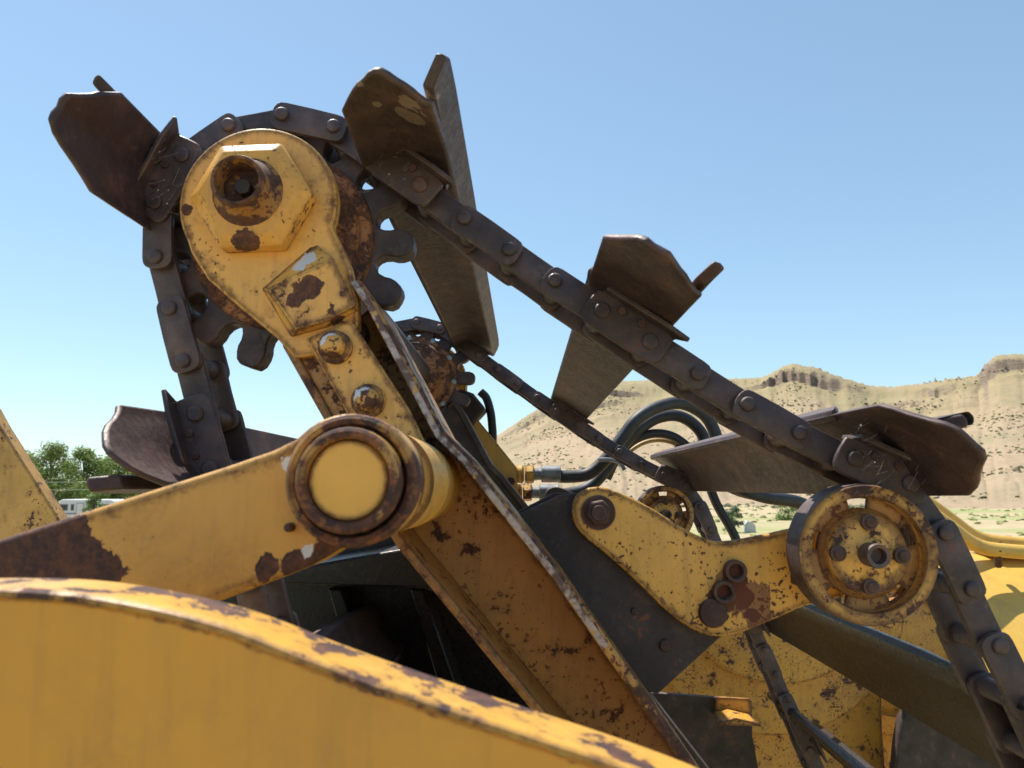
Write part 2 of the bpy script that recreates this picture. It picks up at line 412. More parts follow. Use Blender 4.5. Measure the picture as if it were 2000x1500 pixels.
_t = bmesh.new(); bmesh.ops.create_icosphere(_t, subdivisions=1, radius=1); ICO_V = [v.co.copy() for v in _t.verts]; _t.verts.index_update(); ICO_F = [tuple(v.index for v in f.verts) for f in _t.faces]; _t.free()
def bush_into(vf, c, r, h):
    V, F = vf; n0 = len(V); s = random.uniform(.6, 1.1); j = r * .25; ru = random.uniform
    for v in ICO_V: V.append((c[0] + v.x * r * s + ru(-j, j), c[1] + v.y * r * s + ru(-j, j), c[2] + h * .35 * s + v.z * h * .6 * s + ru(-j, j)))
    for f in ICO_F: F.append((f[0] + n0, f[1] + n0, f[2] + n0))
def mesh_obj(name, vf, mat):
    me = bpy.data.meshes.new(name); me.from_pydata(vf[0], [], vf[1]); me.materials.append(mat); o = bpy.data.objects.new(name, me); COL.objects.link(o); return o
bm = ([], [])
for i in range(22000):
    phi = rad(random.uniform(-4, 42)); r = R0 - 15 + (R1 - R0 + 10) * random.random() ** 0.8
    x, y = r * math.sin(phi), r * math.cos(phi)
    if noise.noise(Vector((x * .035, y * .035, 9))) < random.uniform(-.1, .35): continue
    z = hill_z(phi, r)
    s = .14 + .5 * random.random() ** 2.5; bush_into(bm, (x, y, max(z, 0) - .05), s * 1.25, s * 1.1)
o = mesh_obj('sagebrush', bm, M['sage']); tag(o, 'scattered low sagebrush dotting the dry hillside', 'brush', kind='stuff')
bm = ([], [])
for i in range(2600):
    r = random.uniform(30, 150); phi = rad(random.uniform(-32, 42)); x, y = r * math.sin(phi), r * math.cos(phi)
    if noise.noise(Vector((x * .03, y * .08, 3))) < random.uniform(-.2, .3): continue
    s = random.uniform(.12, .32); bush_into(bm, (x, y, -.03), s * 1.6, s)
o = mesh_obj('grass_tufts', bm, M['tuft']); tag(o, 'low greenish grass tufts across the flat field', 'grass', kind='stuff')

# ---- trees
def leaf_mat(name, c):
    k = NT(name); oi = k.n('ObjectInfo'); v = k.pos(); n = k.noise(v, 0.9, 4); n2 = k.noise(v, 7, 2)
    col = k.mix(k.ramp(n, 0.35, 0.65), tuple(x * .65 for x in c), tuple(x * 1.3 for x in c)); col = k.mix(k.ramp(n2, .4, .7, 0, .5), col, (c[0] * 1.7, c[1] * 1.5, c[2] * 1.2))
    k.l(col, k.b.inputs['Base Color']); k.b.inputs['Roughness'].default_value = 0.55
    tr = k.n('BsdfTranslucent'); k.l(col, tr.inputs[0]); mx = k.n('MixShader'); mx.inputs[0].default_value = 0.35
    k.l(k.b.outputs[0], mx.inputs[1]); k.l(tr.outputs[0], mx.inputs[2]); k.l(mx.outputs[0], k.t.nodes['Material Output'].inputs[0])
    return k.m
M['leaf_a'] = leaf_mat('cottonwood_leaf', (0.17, 0.235, 0.06)); M['leaf_b'] = leaf_mat('young_leaf', (0.13, 0.21, 0.05)); M['leaf_c'] = leaf_mat('sage_green_leaf', (0.10, 0.14, 0.06))
M['bark'] = plain('bark', (0.12, 0.09, 0.065), 0.9)
def tree(name, label, loc, h, rx, leaf, n_leaf, ls, seed, trunk_h=0.3, group=None):
    rnd = random.Random(seed); t = thing(name, label, 'tree' if h > 2.2 else 'shrub', loc, group)
    B = Vector(loc); tb = bmesh.new()
    tube_bm([B + Vector((0, 0, -.1)), B + Vector((.1 * h * .1, 0, h * .3)), B + Vector((0, .02 * h, h * .72))], [h * .028, h * .02, h * .006], 8, tb)
    cl = []
    for i in range(int(22 + h * 4)):
        a = rnd.uniform(0, 6.283); zz = rnd.uniform(trunk_h, 1.0); env = (1 - zz ** 3.2) ** .5 * (.75 + .25 * math.sin(zz * 3))
        rr = rx * env * rnd.uniform(.3, 1.0)
        p = B + Vector((math.cos(a) * rr, math.sin(a) * rr, h * zz * .93)); s = rx * rnd.uniform(.2, .38)
        cl.append((p, s)); st = B + Vector((0, 0, h * zz * rnd.uniform(.35, .7)))
        tube_bm([st, st.lerp(p, .55) + Vector((0, 0, .02 * h)), p], [h * .009, h * .005, h * .002], 5, tb)
    obj('trunk', tb, M['bark'], t)
    lv, lf = [], []
    for i in range(n_leaf):
        p, s = cl[rnd.randrange(len(cl))]
        d = Vector((rnd.gauss(0, 1), rnd.gauss(0, 1), rnd.gauss(0, .8))).normalized() * s * rnd.random() ** .45
        q = p + d; n = (d.normalized() + Vector((rnd.uniform(-1, 1), rnd.uniform(-1, 1), rnd.uniform(-.3, 1)))).normalized()
        u = n.orthogonal().normalized(); u = Matrix.Rotation(rnd.uniform(0, 6.28), 3, n) @ u; w_ = n.cross(u); l = ls * rnd.uniform(.6, 1.3)
        k0 = len(lv); lv += [q + u * l - B, q + w_ * l * .55 - B, q - u * l - B, q - w_ * l * .55 - B]; lf.append((k0, k0 + 1, k0 + 2, k0 + 3))
    mesh_obj('crown', (lv, lf), M[leaf]).parent = t
    return t
gp = at(95, 951, 100)
G_TREES = 'cottonwoods beyond the field'
TL = ['cottonwood showing just past the edge of the yellow frame plate', 'tallest cottonwood rising behind the front end of the white camper', 'broad cottonwood behind the sapling and the camper roof', 'cottonwood half hidden by the battered low flight', 'cottonwood wholly behind the battered low flight, near the power pole', 'cottonwood standing behind the yellow frame plate']
for i, (px, Y, ytop, rx) in enumerate([(40, 104, 880, 3.3), (98, 98, 866, 3.9), (160, 106, 872, 3.8), (215, 112, 890, 3.4), (275, 118, 905, 3.6), (-60, 108, 872, 3.8)]):
    p = at(px, 951, Y); hh = 3.5 + (951 - ytop) / FPX * Y
    tree('cottonwood_tree', TL[i], (p.x, p.y, 0), hh, rx, 'leaf_a', 11000, .17, 10 + i, .04, G_TREES)
p = at(186, 951, 62); tree('young_tree', 'small bright green sapling in front of the dark cottonwood grove', (p.x, p.y, 0), 3.25, .95, 'leaf_b', 1500, .10, 31, .1)
p = at(1428, 951, 60); tree('field_shrub', 'dark green shrub beside the white block in the field', (p.x, p.y, 0), 2.15, .85, 'leaf_c', 1700, .085, 41, .08)
p = at(1536, 951, 82); tree('field_shrub', 'pale green shrub out on the dry field', (p.x, p.y, 0), 1.9, 1.6, 'leaf_b', 1500, .10, 42, .05)

# ---- camper trailer, white block, power line
M['white'] = plain('weathered_white', (0.62, 0.63, 0.62), 0.5, 0, 0.08, 3); M['glass'] = plain('dark_window_glass', (0.03, 0.035, 0.04), 0.15); M['trim'] = plain('grey_blue_trim', (0.20, 0.24, 0.28), 0.5)
M['tyre'] = plain('black_rubber', (0.02, 0.02, 0.02), 0.75)
p = at(168, 951, 66); X, Y = p.x, 66.0
t = thing('camper_trailer', 'white camper trailer with dark windows parked under the cottonwoods', 'trailer', (X, Y, 0))
prof = [(-2.6, .55), (2.6, .55), (2.6, 2.05), (2.45, 2.3), (2.2, 2.42), (-2.0, 2.42), (-2.35, 2.25), (-2.6, 1.6)]
obj('body', prism_bm([(X + a, b) for a, b in prof], Y, Y + 2.2), M['white'], t, bevel=.06)
for a, b in ((-2.2, -1.45), (-1.2, -.9), (.2, 1.0), (1.5, 2.2)):
    wd = obj('window', box_bm(X + a, X + b, Y - .03, Y + .01, 1.45, 2.02), M['trim'], t)
    obj('pane', box_bm(X + a + .06, X + b - .06, Y - .036, Y - .028, 1.51, 1.96), M['glass'], wd)
dr = obj('door', box_bm(X - .7, X - .05, Y - .03, Y + .01, .65, 2.12), M['trim'], t)
obj('panel', box_bm(X - .65, X - .1, Y - .036, Y - .028, .7, 2.07), M['white'], dr)
obj('stripe', box_bm(X - 2.55, X + 2.55, Y - .012, Y + .01, 1.15, 1.28), M['trim'], t)
for a in (-.5, .5): obj('wheel', lathe_bm((X + a, .34), [(0, Y + .02), (.2, Y + .02), (.34, Y + .04), (.34, Y + .24), (0, Y + .24)], 20), M['tyre'], t)
p = at(1462, 951, 60); X, Y = p.x, 60.0
o = obj('concrete_block', prism_bm([(X - .45, 0), (X + .45, 0), (X + .42, .55), (X + .1, .85), (X - .2, .88), (X - .42, .6)], Y, Y + .7), plain('pale_concrete', (.55, .54, .5), .9), bevel=.04)
tag(o, 'pale concrete block beside the dark shrub in the field', 'block')
M['wood'] = plain('pole_wood', (.16, .12, .09), .9)
pl = at(-330, 951, 84); pr = at(300, 951, 84)
for q, lb in ((pl, 'wooden power pole past the yellow steel plate'), (pr, 'wooden power pole hidden behind the rusty lower flight')):
    t = thing('power_pole', lb, 'pole', (q.x, q.y, 0))
    obj('post', tube_bm([(q.x, q.y, -.1), (q.x, q.y, 4.7)], [.13, .09], 10), M['wood'], t)
    obj('crossarm', box_bm(q.x - .06, q.x + .06, q.y - .06, q.y + .06, 3.3, 3.42), M['wood'], t)
for z0, lb in ((4.25, 'upper thin wire strung across the cottonwoods'), (3.38, 'lower thin wire strung across the cottonwoods')):
    pts = []
    for i in range(25):
        s = i / 24; pts.append(pl.lerp(pr, s).xy.to_3d() + Vector((0, -.1, z0 - .5 * 4 * s * (1 - s) * .55)))
    o = obj('power_line', tube_bm(pts, .014, 6), plain('wire', (.55, .55, .55), .5)); tag(o, lb, 'wire')

# ================================================================== ELEVATOR: chain path, sprockets, shaft
NC = (-0.3965, 3.903); RP = 0.198; NT_ = 14; PITCH = 2 * RP * math.sin(math.pi / NT_)
RC = (0.4995, 3.4034); RR = 0.0997
CH_N, CH_F = 1.225, 2.79                       # chain centre planes
YA = 1.145
left = [xz(a, b, YA) for a, b in ((430, 1000), (378, 805), (350, 700), (325, 600), (296, 495))]
dl = Vector(left[0]) - Vector(left[1]); dl.normalize()
path = [tuple(Vector(left[0]) + dl * 0.75), left[0], left[1], left[2], left[3]]
for d in range(184, 52, -4): path.append((NC[0] + RP * math.cos(rad(d)), NC[1] + RP * math.sin(rad(d))))
run = [xz(a, b, YA) for a, b in ((990, 482), (1357, 723), (1570, 850))]
path += run
rr = RR + 0.030
for d in range(52, 18, -5): path.append((RC[0] + rr * math.cos(rad(d)), RC[1] + rr * math.sin(rad(d))))
path += [xz(a, b, YA) for a, b in ((1870, 1075), (1985, 1310))]
e = Vector(path[-1]); dr_ = (e - Vector(path[-2])).normalized(); path.append(tuple(e + dr_ * 1.1))
path = smooth_pts(path, 2, False)
def walk(pts, start, step):
    """constant-chord steps along a polyline from start (nearest vertex onward)"""
    out = [Vector(start)]; cur = Vector(start); i = min(range(len(pts)), key=lambda k: (Vector(pts[k]) - cur).length)
    while True:
        while i < len(pts) and (Vector(pts[i]) - cur).length < step: i += 1
        if i >= len(pts): return out
        a = Vector(pts[i - 1]); b = Vector(pts[i]); lo, hi = 0.0, 1.0
        for _ in range(30):
            m = (lo + hi) / 2
            if (a.lerp(b, m) - cur).length < step: lo = m
            else: hi = m
        cur = a.lerp(b, hi); out.append(cur)
top_pin = Vector(xz(545, 222, YA))
top_pin = Vector(NC) + (top_pin - Vector(NC)).normalized() * RP
fwd = walk(path, top_pin, PITCH); bwd = walk(path[::-1], top_pin, PITCH)
pins = bwd[::-1] + fwd[1:]; I0 = len(bwd) - 1

def obround(L, h, waist=0.97, n=9):
    r = h / 2; pts = []
    def se(a, k=2.7): c_, s_ = math.cos(a), math.sin(a); return (abs(c_) ** (2 / k) * (1 if c_ >= 0 else -1) * .80, abs(s_) ** (2 / k) * (1 if s_ >= 0 else -1))
    for k in range(n): q = se(-math.pi / 2 + math.pi * k / (n - 1)); pts.append((L / 2 + r * q[0], r * q[1]))
    pts.append((0, r * waist))
    for k in range(n): q = se(math.pi / 2 + math.pi * k / (n - 1)); pts.append((-L / 2 + r * q[0], r * q[1]))
    pts.append((0, -r * waist))
    return pts
def mesh_of(name, bm, mat, bevel=0):
    bmesh.ops.recalc_face_normals(bm, faces=bm.faces)
    if bevel: bmesh.ops.bevel(bm, geom=[e for e in bm.edges if e.calc_face_angle(0) > rad(50)], offset=bevel, segments=2, affect='EDGES', profile=.5)
    me = bpy.data.meshes.new(name); bm.to_mesh(me); bm.free(); me.materials.append(mat)
    me.polygons.foreach_set('use_smooth', [True] * len(me.polygons)); me.set_sharp_from_angle(angle=rad(40)); return me
def wear(bm, amp, sc=40, seed=0):
    for v in bm.verts: v.co += Vector((noise.noise(v.co * sc + Vector((seed, 0, 0))), 0, noise.noise(v.co * sc + Vector((0, seed, 5))))) * amp
HL = 0.047
def bar_mesh(nm, hl, wst, y0, y1, sd):
    bm = prism_bm(obround(PITCH, hl, wst), y0, y1); wear(bm, .0022, 30, sd); return mesh_of(nm, bm, M['steel'], .0018)
ME_O = [bar_mesh('outer_sidebar', HL, .98, y0, y0 + .014, sd) for y0, sd in ((-.066, 1), (.052, 5))]
ME_I = [bar_mesh('inner_sidebar', HL * .95, 1.0, y0, y0 + .014, sd) for y0, sd in ((-.051, 2), (.037, 6))]
ME_B = mesh_of('barrel', lathe_bm((0, 0), [(.0120, -.037), (.016, -.037), (.016, .037), (.0120, .037)], 20, closed=True), M['steel'])
bm = lathe_bm((0, 0), [(0, -.0735), (.0085, -.0735), (.0105, -.072), (.0115, -.070), (.0115, -.066), (.012, -.065), (.012, .065), (.0135, .066), (.0135, .074), (.011, .078), (0, .079)], 20)
ME_P = mesh_of('pin', bm, M['steel'])
def inst(name, me, parent, loc, ang):
    o = bpy.data.objects.new(name, me); COL.objects.link(o); o.parent = parent
    o.location = Vector(loc) - base_of(parent); o.rotation_euler = (0, -ang, 0); return o
for yc, lb in ((CH_N, 'heavy rusty roller chain running over the large yellow-hubbed sprocket'), (CH_F, 'slimmer-looking far roller chain in front of the hydraulic hoses')):
    t = thing('elevator_chain', lb, 'chain', (pins[0].x, yc, pins[0].y))
    for i in range(len(pins) - 1):
        a, b = pins[i], pins[i + 1]; m = (a + b) / 2; ang = math.atan2(b.y - a.y, b.x - a.x)
        outer = (i - I0) % 2 == 0
        for me in (ME_O if outer else ME_I): inst('outer_sidebar' if outer else 'inner_sidebar', me, t, (m.x, yc, m.y), ang)
    for i, p in enumerate(pins):
        inst('pin', ME_P, t, (p.x, yc, p.y), 0.3 * i); inst('barrel', ME_B, t, (p.x, yc, p.y), 0)

def sprocket_bm(c, y0, y1, rot):
    prof = [(-.5, .216), (-.38, .215), (-.29, .208), (-.235, .197), (-.215, .187), (-.228, .177), (-.205, .167), (-.14, .159), (-.05, .1555), (.05, .1555), (.14, .159), (.205, .167), (.228, .177), (.215, .187), (.235, .197), (.29, .208), (.38, .215)]
    pts = []
    for k in range(NT_):
        for f_, r in prof:
            a = rot + (k + f_) * 2 * math.pi / NT_
            r2 = r + .004 * noise.noise(Vector((math.cos(a) * 9, math.sin(a) * 9, y0)))
            a += .006 * noise.noise(Vector((k * 3.3, 1, r * 30))) * (r > .19)
            pts.append((c[0] + r2 * math.cos(a), c[1] + r2 * math.sin(a)))
    return prism_bm(pts, y0, y1)
rot0 = math.atan2(top_pin.y - NC[1], top_pin.x - NC[0])
for yc, sg, lb in ((CH_N, -1, 'big toothed sprocket behind the yellow arm head with hex nut'), (CH_F, 1, 'far toothed sprocket with zinc rivets at the end of the shaft')):
    t = thing('drive_sprocket', lb, 'sprocket', (NC[0], yc, NC[1]))
    obj('toothed_disc', sprocket_bm(NC, yc - .021, yc + .021, rot0), M['steel'], t, bevel=.005, seg=3)
    obj('hub', lathe_bm(NC, [(.02, yc - .06), (.118, yc - .06), (.126, yc - .05), (.130, yc - .034), (.150, yc - .030), (.152, yc - .02), (.152, yc + .02), (.126, yc + .03), (.10, yc + .034), (.098, yc + .05), (.02, yc + .05)], 56), M['hub'], t)
    for k in range(10):
        a = rot0 + .2 + k * .628; c = (NC[0] + .140 * math.cos(a), NC[1] + .146 * math.sin(a))
        if yc == CH_F: obj('rivet', lathe_bm(c, [(0, yc - .041), (.008, yc - .039), (.011, yc - .034), (.011, yc)], 12), M['zinc'], t)
    if yc == CH_F:
        obj('collar', lathe_bm(NC, [(.06, yc - .11), (.085, yc - .10), (.092, yc - .07), (.092, yc - .05), (.06, yc - .05)], 40), M['hub'], t)
t = tag(obj('sprocket_shaft', lathe_bm(NC, [(0, CH_N + .03), (.062, CH_N + .04), (.062, CH_F - .09), (.02, CH_F - .08), (0, CH_F - .08)], 40), M['flight']), 'dark round shaft tube joining the two sprockets', 'shaft')

# ---- flights
U0 = -0.088
def flight(idx, label, ynear, yfar, seed, scale_u=1.0, tilt=1.0, rot=0.0, off=(0, 0), lipk=1.0, lipu=0.0, wr=2.4, mat=None, lipy=0.0):
    mat = mat or M['flight']
    a, b = pins[idx], pins[idx + 1]; m = (a + b) / 2; u = (b - a).normalized(); v = Vector((-u.y, u.x))
    if (m + v * .05 - Vector((0.0, 3.3))).length < (m - v * .05 - Vector((0.0, 3.3))).length: v = -v
    W = lambda p: (m.x + u.x * p[0] + v.x * p[1], m.y + u.y * p[0] + v.y * p[1])
    cr, sr = math.cos(rot), math.sin(rot)
    def WB(p):
        a_, b_ = p[0] * scale_u, p[1] - .034
        return W((off[0] + a_ * cr - b_ * sr, off[1] + .034 + a_ * sr + b_ * cr))
    t = thing('elevator_flight', label, 'flight', (m.x, CH_N, m.y), 'flights bolted across the elevator chains')
    rnd = random.Random(seed)
    # dished blade: u across, v outward; near end worn to a blunt point
    nu = 15; bm = bmesh.new(); secs = []
    us = [U0 + (0.060 - U0) * i / (nu - 1) for i in range(nu)]
    def vb(uu): return 0.034 + tilt * (0.16 * uu - 4.6 * max(0, -uu) ** 2)
    ys = [0, .012, .03, .06, .10, .16, .24, .34, .5, .8, 1.0]
    for q in range(len(ys)):
        row = []
        for side in (0, 1):
            order = range(nu) if side == 0 else range(nu - 1, -1, -1)
            for i in order:
                uu = us[i]; s = (uu - U0) / (.06 - U0)
                worn = .10 * max(0, .38 - s) ** 1.2 * 2.8 + .10 * max(0, s - .60) ** 1.1 * wr + .016 * noise.noise(Vector((s * 5, seed, 0)))
                y0 = ynear + worn
                yy = y0 + (yfar - y0) * ys[q] if q > 5 else y0 + ys[q]
                th = .013 * (1 if q > 0 else .7)
                vv = vb(uu) + (th if side else 0) + .0025 * noise.noise(Vector((uu * 25, yy * 6, seed)))
                if q < 6: vv += (.016 - .1 * ys[q]) * math.sin(s * 3.0 + seed) * .8
                X, Z = WB((uu, vv)); row.append(bm.verts.new((X, yy, Z)))
        secs.append(row)
    n = len(secs[0])
    for A, B in zip(secs, secs[1:]):
        for k in range(n):
            j = (k + 1) % n; bm.faces.new((A[k], A[j], B[j], B[k]))
    for S in (secs[0], secs[-1]):
        for i in range(nu - 1): bm.faces.new((S[i], S[i + 1], S[n - 2 - i], S[n - 1 - i]))
    obj('blade', bm, mat, t, bevel=.004, seg=2, ang=50)
    # upright cutting lip along the leading side
    bm = bmesh.new(); lp = [(.040 + lipu, .046), (.058 + lipu, .046), (.064 + lipu, .102), (.056 + lipu, .108), (.047 + lipu, .104)]
    rows = []
    for yy, e in ((ynear + .004 + lipy, .72), (ynear + .03 + lipy, .95), (ynear + .10, 1.0), (ynear + .4, 1.0), (2.0, .98), (yfar - .12, 1.0), (yfar - .02, .9), (yfar, .6)):
        rows.append([bm.verts.new((WB((p[0], .046 + (p[1] - .046) * e * lipk))[0], yy + (.02 if p[1] < .05 else 0) * (e < .9), WB((p[0], .046 + (p[1] - .046) * e * lipk))[1])) for p in lp])
    for A, B in zip(rows, rows[1:]):
        for k in range(5):
            j = (k + 1) % 5; bm.faces.new((A[k], A[j], B[j], B[k]))
    bm.faces.new(rows[0]); bm.faces.new(rows[-1][::-1])
    obj('lip', bm, mat, t, bevel=.003)
    # short rolled-up trailing edge
    bm = bmesh.new(); rows = []; vt = vb(U0)
    if mat is M['flight_and_shade_black']: tp_r = .020
    tp = [(U0 + .010, vt + .004), (U0 + .001, vt + .003), (U0 - .006, vt + .010), (U0 - .008, vt + .040), (U0 - .002, vt + .044), (U0 + .006, vt + .040), (U0 + .008, vt + .020), (U0 + .014, vt + .016)]
    if mat is M['flight_and_shade_black']: tp = [(U0 + .004 + .017 * math.cos(k * .785), vt + .014 + .017 * math.sin(k * .785)) for k in range(8)]
    for yy, e in ((ynear + .26, .2), (ynear + .30, .7), (ynear + .40, 1), (2.0, 1), (yfar - .1, 1), (yfar, .8)):
        rows.append([bm.verts.new((WB(p_)[0], yy, WB(p_)[1])) for p_ in [(p[0], vt + .003 + (p[1] - vt - .003) * e) for p in tp]])
    for A, B in zip(rows, rows[1:]):
        for k in range(8): bm.faces.new((A[k], A[(k + 1) % 8], B[(k + 1) % 8], B[k]))
    bm.faces.new(rows[0]); bm.faces.new(rows[-1][::-1])
    obj('rolled_edge', bm, mat, t, bevel=.002)
    for yc, s in ((CH_N, -1), (CH_F, -1)):
        yo = yc + s * .068
        bp = smooth_pts([(-.070, -.024), (-.055, -.030), (.055, -.030), (.072, -.022), (.074, .0), (.072, .034), (-.066, .034), (-.072, .0)], 1)
        br = obj('bracket', prism_bm([W(p) for p in bp], yo - .006, yo + .004), M['steel'], t, bevel=.0025)
        # tab with a pointed leading corner folded out under the blade
        ub = bmesh.new(); tabp = [(-.062, .03), (-.056, -.028), (.05, -.034), (.092, -.026), (.076, .0), (.072, .03)]
        lo = [ub.verts.new((W((p[0], .026))[0], yo + p[1], W((p[0], .026))[1])) for p in tabp]; hi = [ub.verts.new((W((p[0], .034))[0], yo + p[1], W((p[0], .034))[1])) for p in tabp]
        for k in range(6): ub.faces.new((lo[k], lo[(k + 1) % 6], hi[(k + 1) % 6], hi[k]))
        ub.faces.new(lo[::-1]); ub.faces.new(hi)
        obj('tab', ub, M['steel'], br, bevel=.002)
        for uu in (-PITCH / 2, PITCH / 2):
            c = W((uu, 0)); obj('bolt', lathe_bm(c, [(0, yo - .013), (.010, yo - .0125), (.0125, yo - .010), (.0125, yo), (0, yo)], 18), M['steel'], t)
        for uu in (-.03, .03):
            c = W((uu * .6, .016)); obj('bolt', prism_bm(hex_pts(c, .007, uu * 40), yo - .011, yo), M['rustbolt'], t, bevel=.0015)
    return t
def near_idx(px, py):
    p = Vector(xz(px, py, YA)); return min(range(len(pins) - 1), key=lambda i: ((pins[i] + pins[i + 1]) / 2 - p).length)
FI = {k: near_idx(*v) for k, v in dict(f1=(300, 370), f2=(770, 322), f3=(1219, 636), f4=(1770, 950), f5=(386, 850), f6=(2110, 1560)).items()}
print('flight links', FI, 'pins', len(pins), 'I0', I0)
YF = 2.95
flight(FI['f1'], 'rusty flight leaving the sprocket on the side of the cottonwoods, tip pointing to open sky', .925, YF, 1, lipk=.4, lipy=.055)
flight(FI['f2'], 'tall flight standing up beside the sprocket, scraped pale and curled at its tip', .90, YF, 2, .86, rot=rad(14), off=(.014, 0), wr=1.1, lipk=.9, mat=M['flight_pale'])
flight(FI['f3'], 'dark flight halfway along the sloping chain with a bare worn top edge', .865, YF, 3, tilt=.15, lipk=.62, lipy=.05)
_a, _b = pins[FI['f4']], pins[FI['f4'] + 1]; _u = (_b - _a).normalized(); rot4 = rad(-68) - math.atan2(_u.y, _u.x)
_d = Vector(xz(1716, 938, 1.2)) - (_a + _b) / 2; off4 = (_d.dot(_u), _d.dot(Vector((-_u.y, _u.x))))
flight(FI['f4'], 'broad rusty flight lying over the yellow roller, cobwebs on its face', .94, YF, 4, 1.1, 1.0, rot4, off4, .85, -.085, 3.4, lipy=.09)
flight(FI['f5'], 'battered rusty flight hanging low behind the thick yellow tie arm', .955, YF, 5, 1.1, lipk=.8, lipu=-.095)
flight(FI['f6'], 'dark flight on the descending chain just below the yellow roller', 1.03, YF, 6, 1.55, mat=M['flight_and_shade_black'])
flight(FI['f6'] + 5, 'dark flight below the roller, next one down the descending chain', 1.0, YF, 7, mat=M['flight_and_shade_black'])
if FI['f5'] >= 5: flight(FI['f5'] - 5, 'dark flight deep in the shadow between tie arm and foreground plate', .98, YF, 8)

# ================================================================== NEAR ARM
P_HEAD = paint('arm_head_paint', 1, patch=0.655, spot=0.645, edge=0.009, orange=.4,
               blobs=[(at(600, 560, 1.06), .020), (at(570, 585, 1.06), .012), (at(655, 612, 1.08), .018), (at(365, 410, 1.09), .010)], whites=[(at(598, 500, 1.075), .014), (at(585, 520, 1.075), .012)])
P_NUT = paint('nut_paint', 2, base=(.72, .385, .08), base2=(.58, .31, .075), patch=0.62, spot=0.62, edge=0.004, blobs=[(at(455, 390, 1.05), .02), (at(480, 470, 1.06), .02)])
P_ARM = paint('arm_channel_paint', 3, base=(.46, .24, .06), base2=(.36, .20, .08), patch=0.585, spot=0.62, edge=0.010, streak=.6, orange=.7)
P_FLANGE = paint('flange_paint', 4, base=(.44, .24, .07), patch=0.53, spot=0.58, edge=0.012, streak=.6, orange=.6)
P_COVER = paint('cover_paint', 5, patch=0.67, spot=0.65, edge=0.007)
P_BOSSN = paint('nut_boss_paint', 30, base=(.34, .17, .05), base2=(.26, .13, .05), patch=.455, spot=.55, edge=.006, orange=.3)
arm_loc = at(1130, 1500, 1.17)
A = thing('sprocket_mast', 'bent yellow channel mast carrying the sprocket head, flaking to brown rust', 'mast', arm_loc)
YN = 1.09
HC = (-.4005, 3.925); ctr = HC; rD = .1195
head = []
for d in range(-18, 216, 6): head.append((ctr[0] + rD * math.cos(rad(d)), ctr[1] + rD * math.sin(rad(d))))
head += XZ([(372, 492), (405, 545), (470, 602), (540, 660), (575, 700), (640, 690), (700, 640), (698, 590), (684, 520)], YN)
hd = obj('head_plate', prism_bm(head, YN, YN + .028), P_HEAD, A, bevel=.004, seg=3)
blk0 = XZ([(513, 562), (540, 535), (612, 476), (630, 488), (660, 535), (694, 604), (640, 628), (560, 645), (540, 615)], 1.07)
wb = bmesh.new()
o_ = XZ([(508, 562), (614, 470), (646, 500), (702, 606), (640, 640), (566, 660)], YN); i_ = XZ([(524, 566), (560, 546), (652, 503), (694, 596), (640, 626), (578, 643)], 1.064)
lo_ = [wb.verts.new((x, YN + .004, z)) for x, z in o_]; hi_ = [wb.verts.new((x, 1.064, z)) for x, z in i_]
for k in range(6): wb.faces.new((lo_[k], lo_[(k + 1) % 6], hi_[(k + 1) % 6], hi_[k]))
wb.faces.new(hi_); wb.faces.new(lo_[::-1])
obj('wedge_block', wb, P_HEAD, hd, bevel=.002, seg=2, ang=12)
# hex nut: chamfered cone to a hollow boss
bm = bmesh.new(); hx = hex_pts(HC, .0905, rad(2)); ry = [(hx, YN), (hx, YN - .030)]
rings = [[bm.verts.new((x, y, z)) for x, z in h_] for h_, y in ry]
for k in range(6): bm.faces.new((rings[0][k], rings[0][(k + 1) % 6], rings[1][(k + 1) % 6], rings[1][k]))
inner = [bm.verts.new((HC[0] + (x - HC[0]) * .80, YN - .042, HC[1] + (z - HC[1]) * .80)) for x, z in hx]
for k in range(6): bm.faces.new((rings[1][k], rings[1][(k + 1) % 6], inner[(k + 1) % 6], inner[k]))
bm.faces.new(inner); bm.faces.new(rings[0][::-1])
nut = obj('hex_nut', bm, P_NUT, A, bevel=.003, seg=2, ang=15)
obj('boss', lathe_bm(HC, [(.054, YN - .040), (.048, YN - .046), (.043, YN - .055), (.0385, YN - .068), (.0375, YN - .084), (.0355, YN - .088), (.032, YN - .087), (.030, YN - .083), (.029, YN - .050), (0, YN - .050)], 40), P_BOSSN, nut)
obj('plug', prism_bm(hex_pts(HC, .013, .3), YN - .064, YN - .049), M['dark_frame'], nut, bevel=.002)
# channel: web and two flanges, bent at the pivot
Lp = XZ([(548, 672), (626, 810), (773, 1067), (1000, 1343), (1130, 1500), (1300, 1720)], YN)
Rp = XZ([(684, 556), (717, 603), (850, 855), (900, 905), (1077, 1128), (1330, 1492), (1480, 1720)], YN)
web = Lp + Rp[::-1]
obj('web', prism_bm(web, 1.235, 1.25), P_ARM, A, bevel=.002)
obj('flange', prism_bm(strip_pts(Lp, -.013), YN + .002, 1.234), P_ARM, A, bevel=.004, seg=3)
fl = obj('flange', prism_bm(strip_pts(Rp, -.016), YN - .004, 1.27), P_FLANGE, A, bevel=.005, seg=3)
fl['label'] = 'outer flange with worn pale front edge'
obj('worn_edge', prism_bm(strip_pts([(x + .001, z + .0005) for x, z in Rp[:5] + XZ([(1175, 1268)], YN)], -.010), YN - .0075, YN - .0035), M['worn'], A, bevel=.0015)
eb = [at(a, b, YN - .006) for a, b in ((690, 560), (722, 607), (856, 858), (905, 905), (1083, 1128), (1336, 1492))]
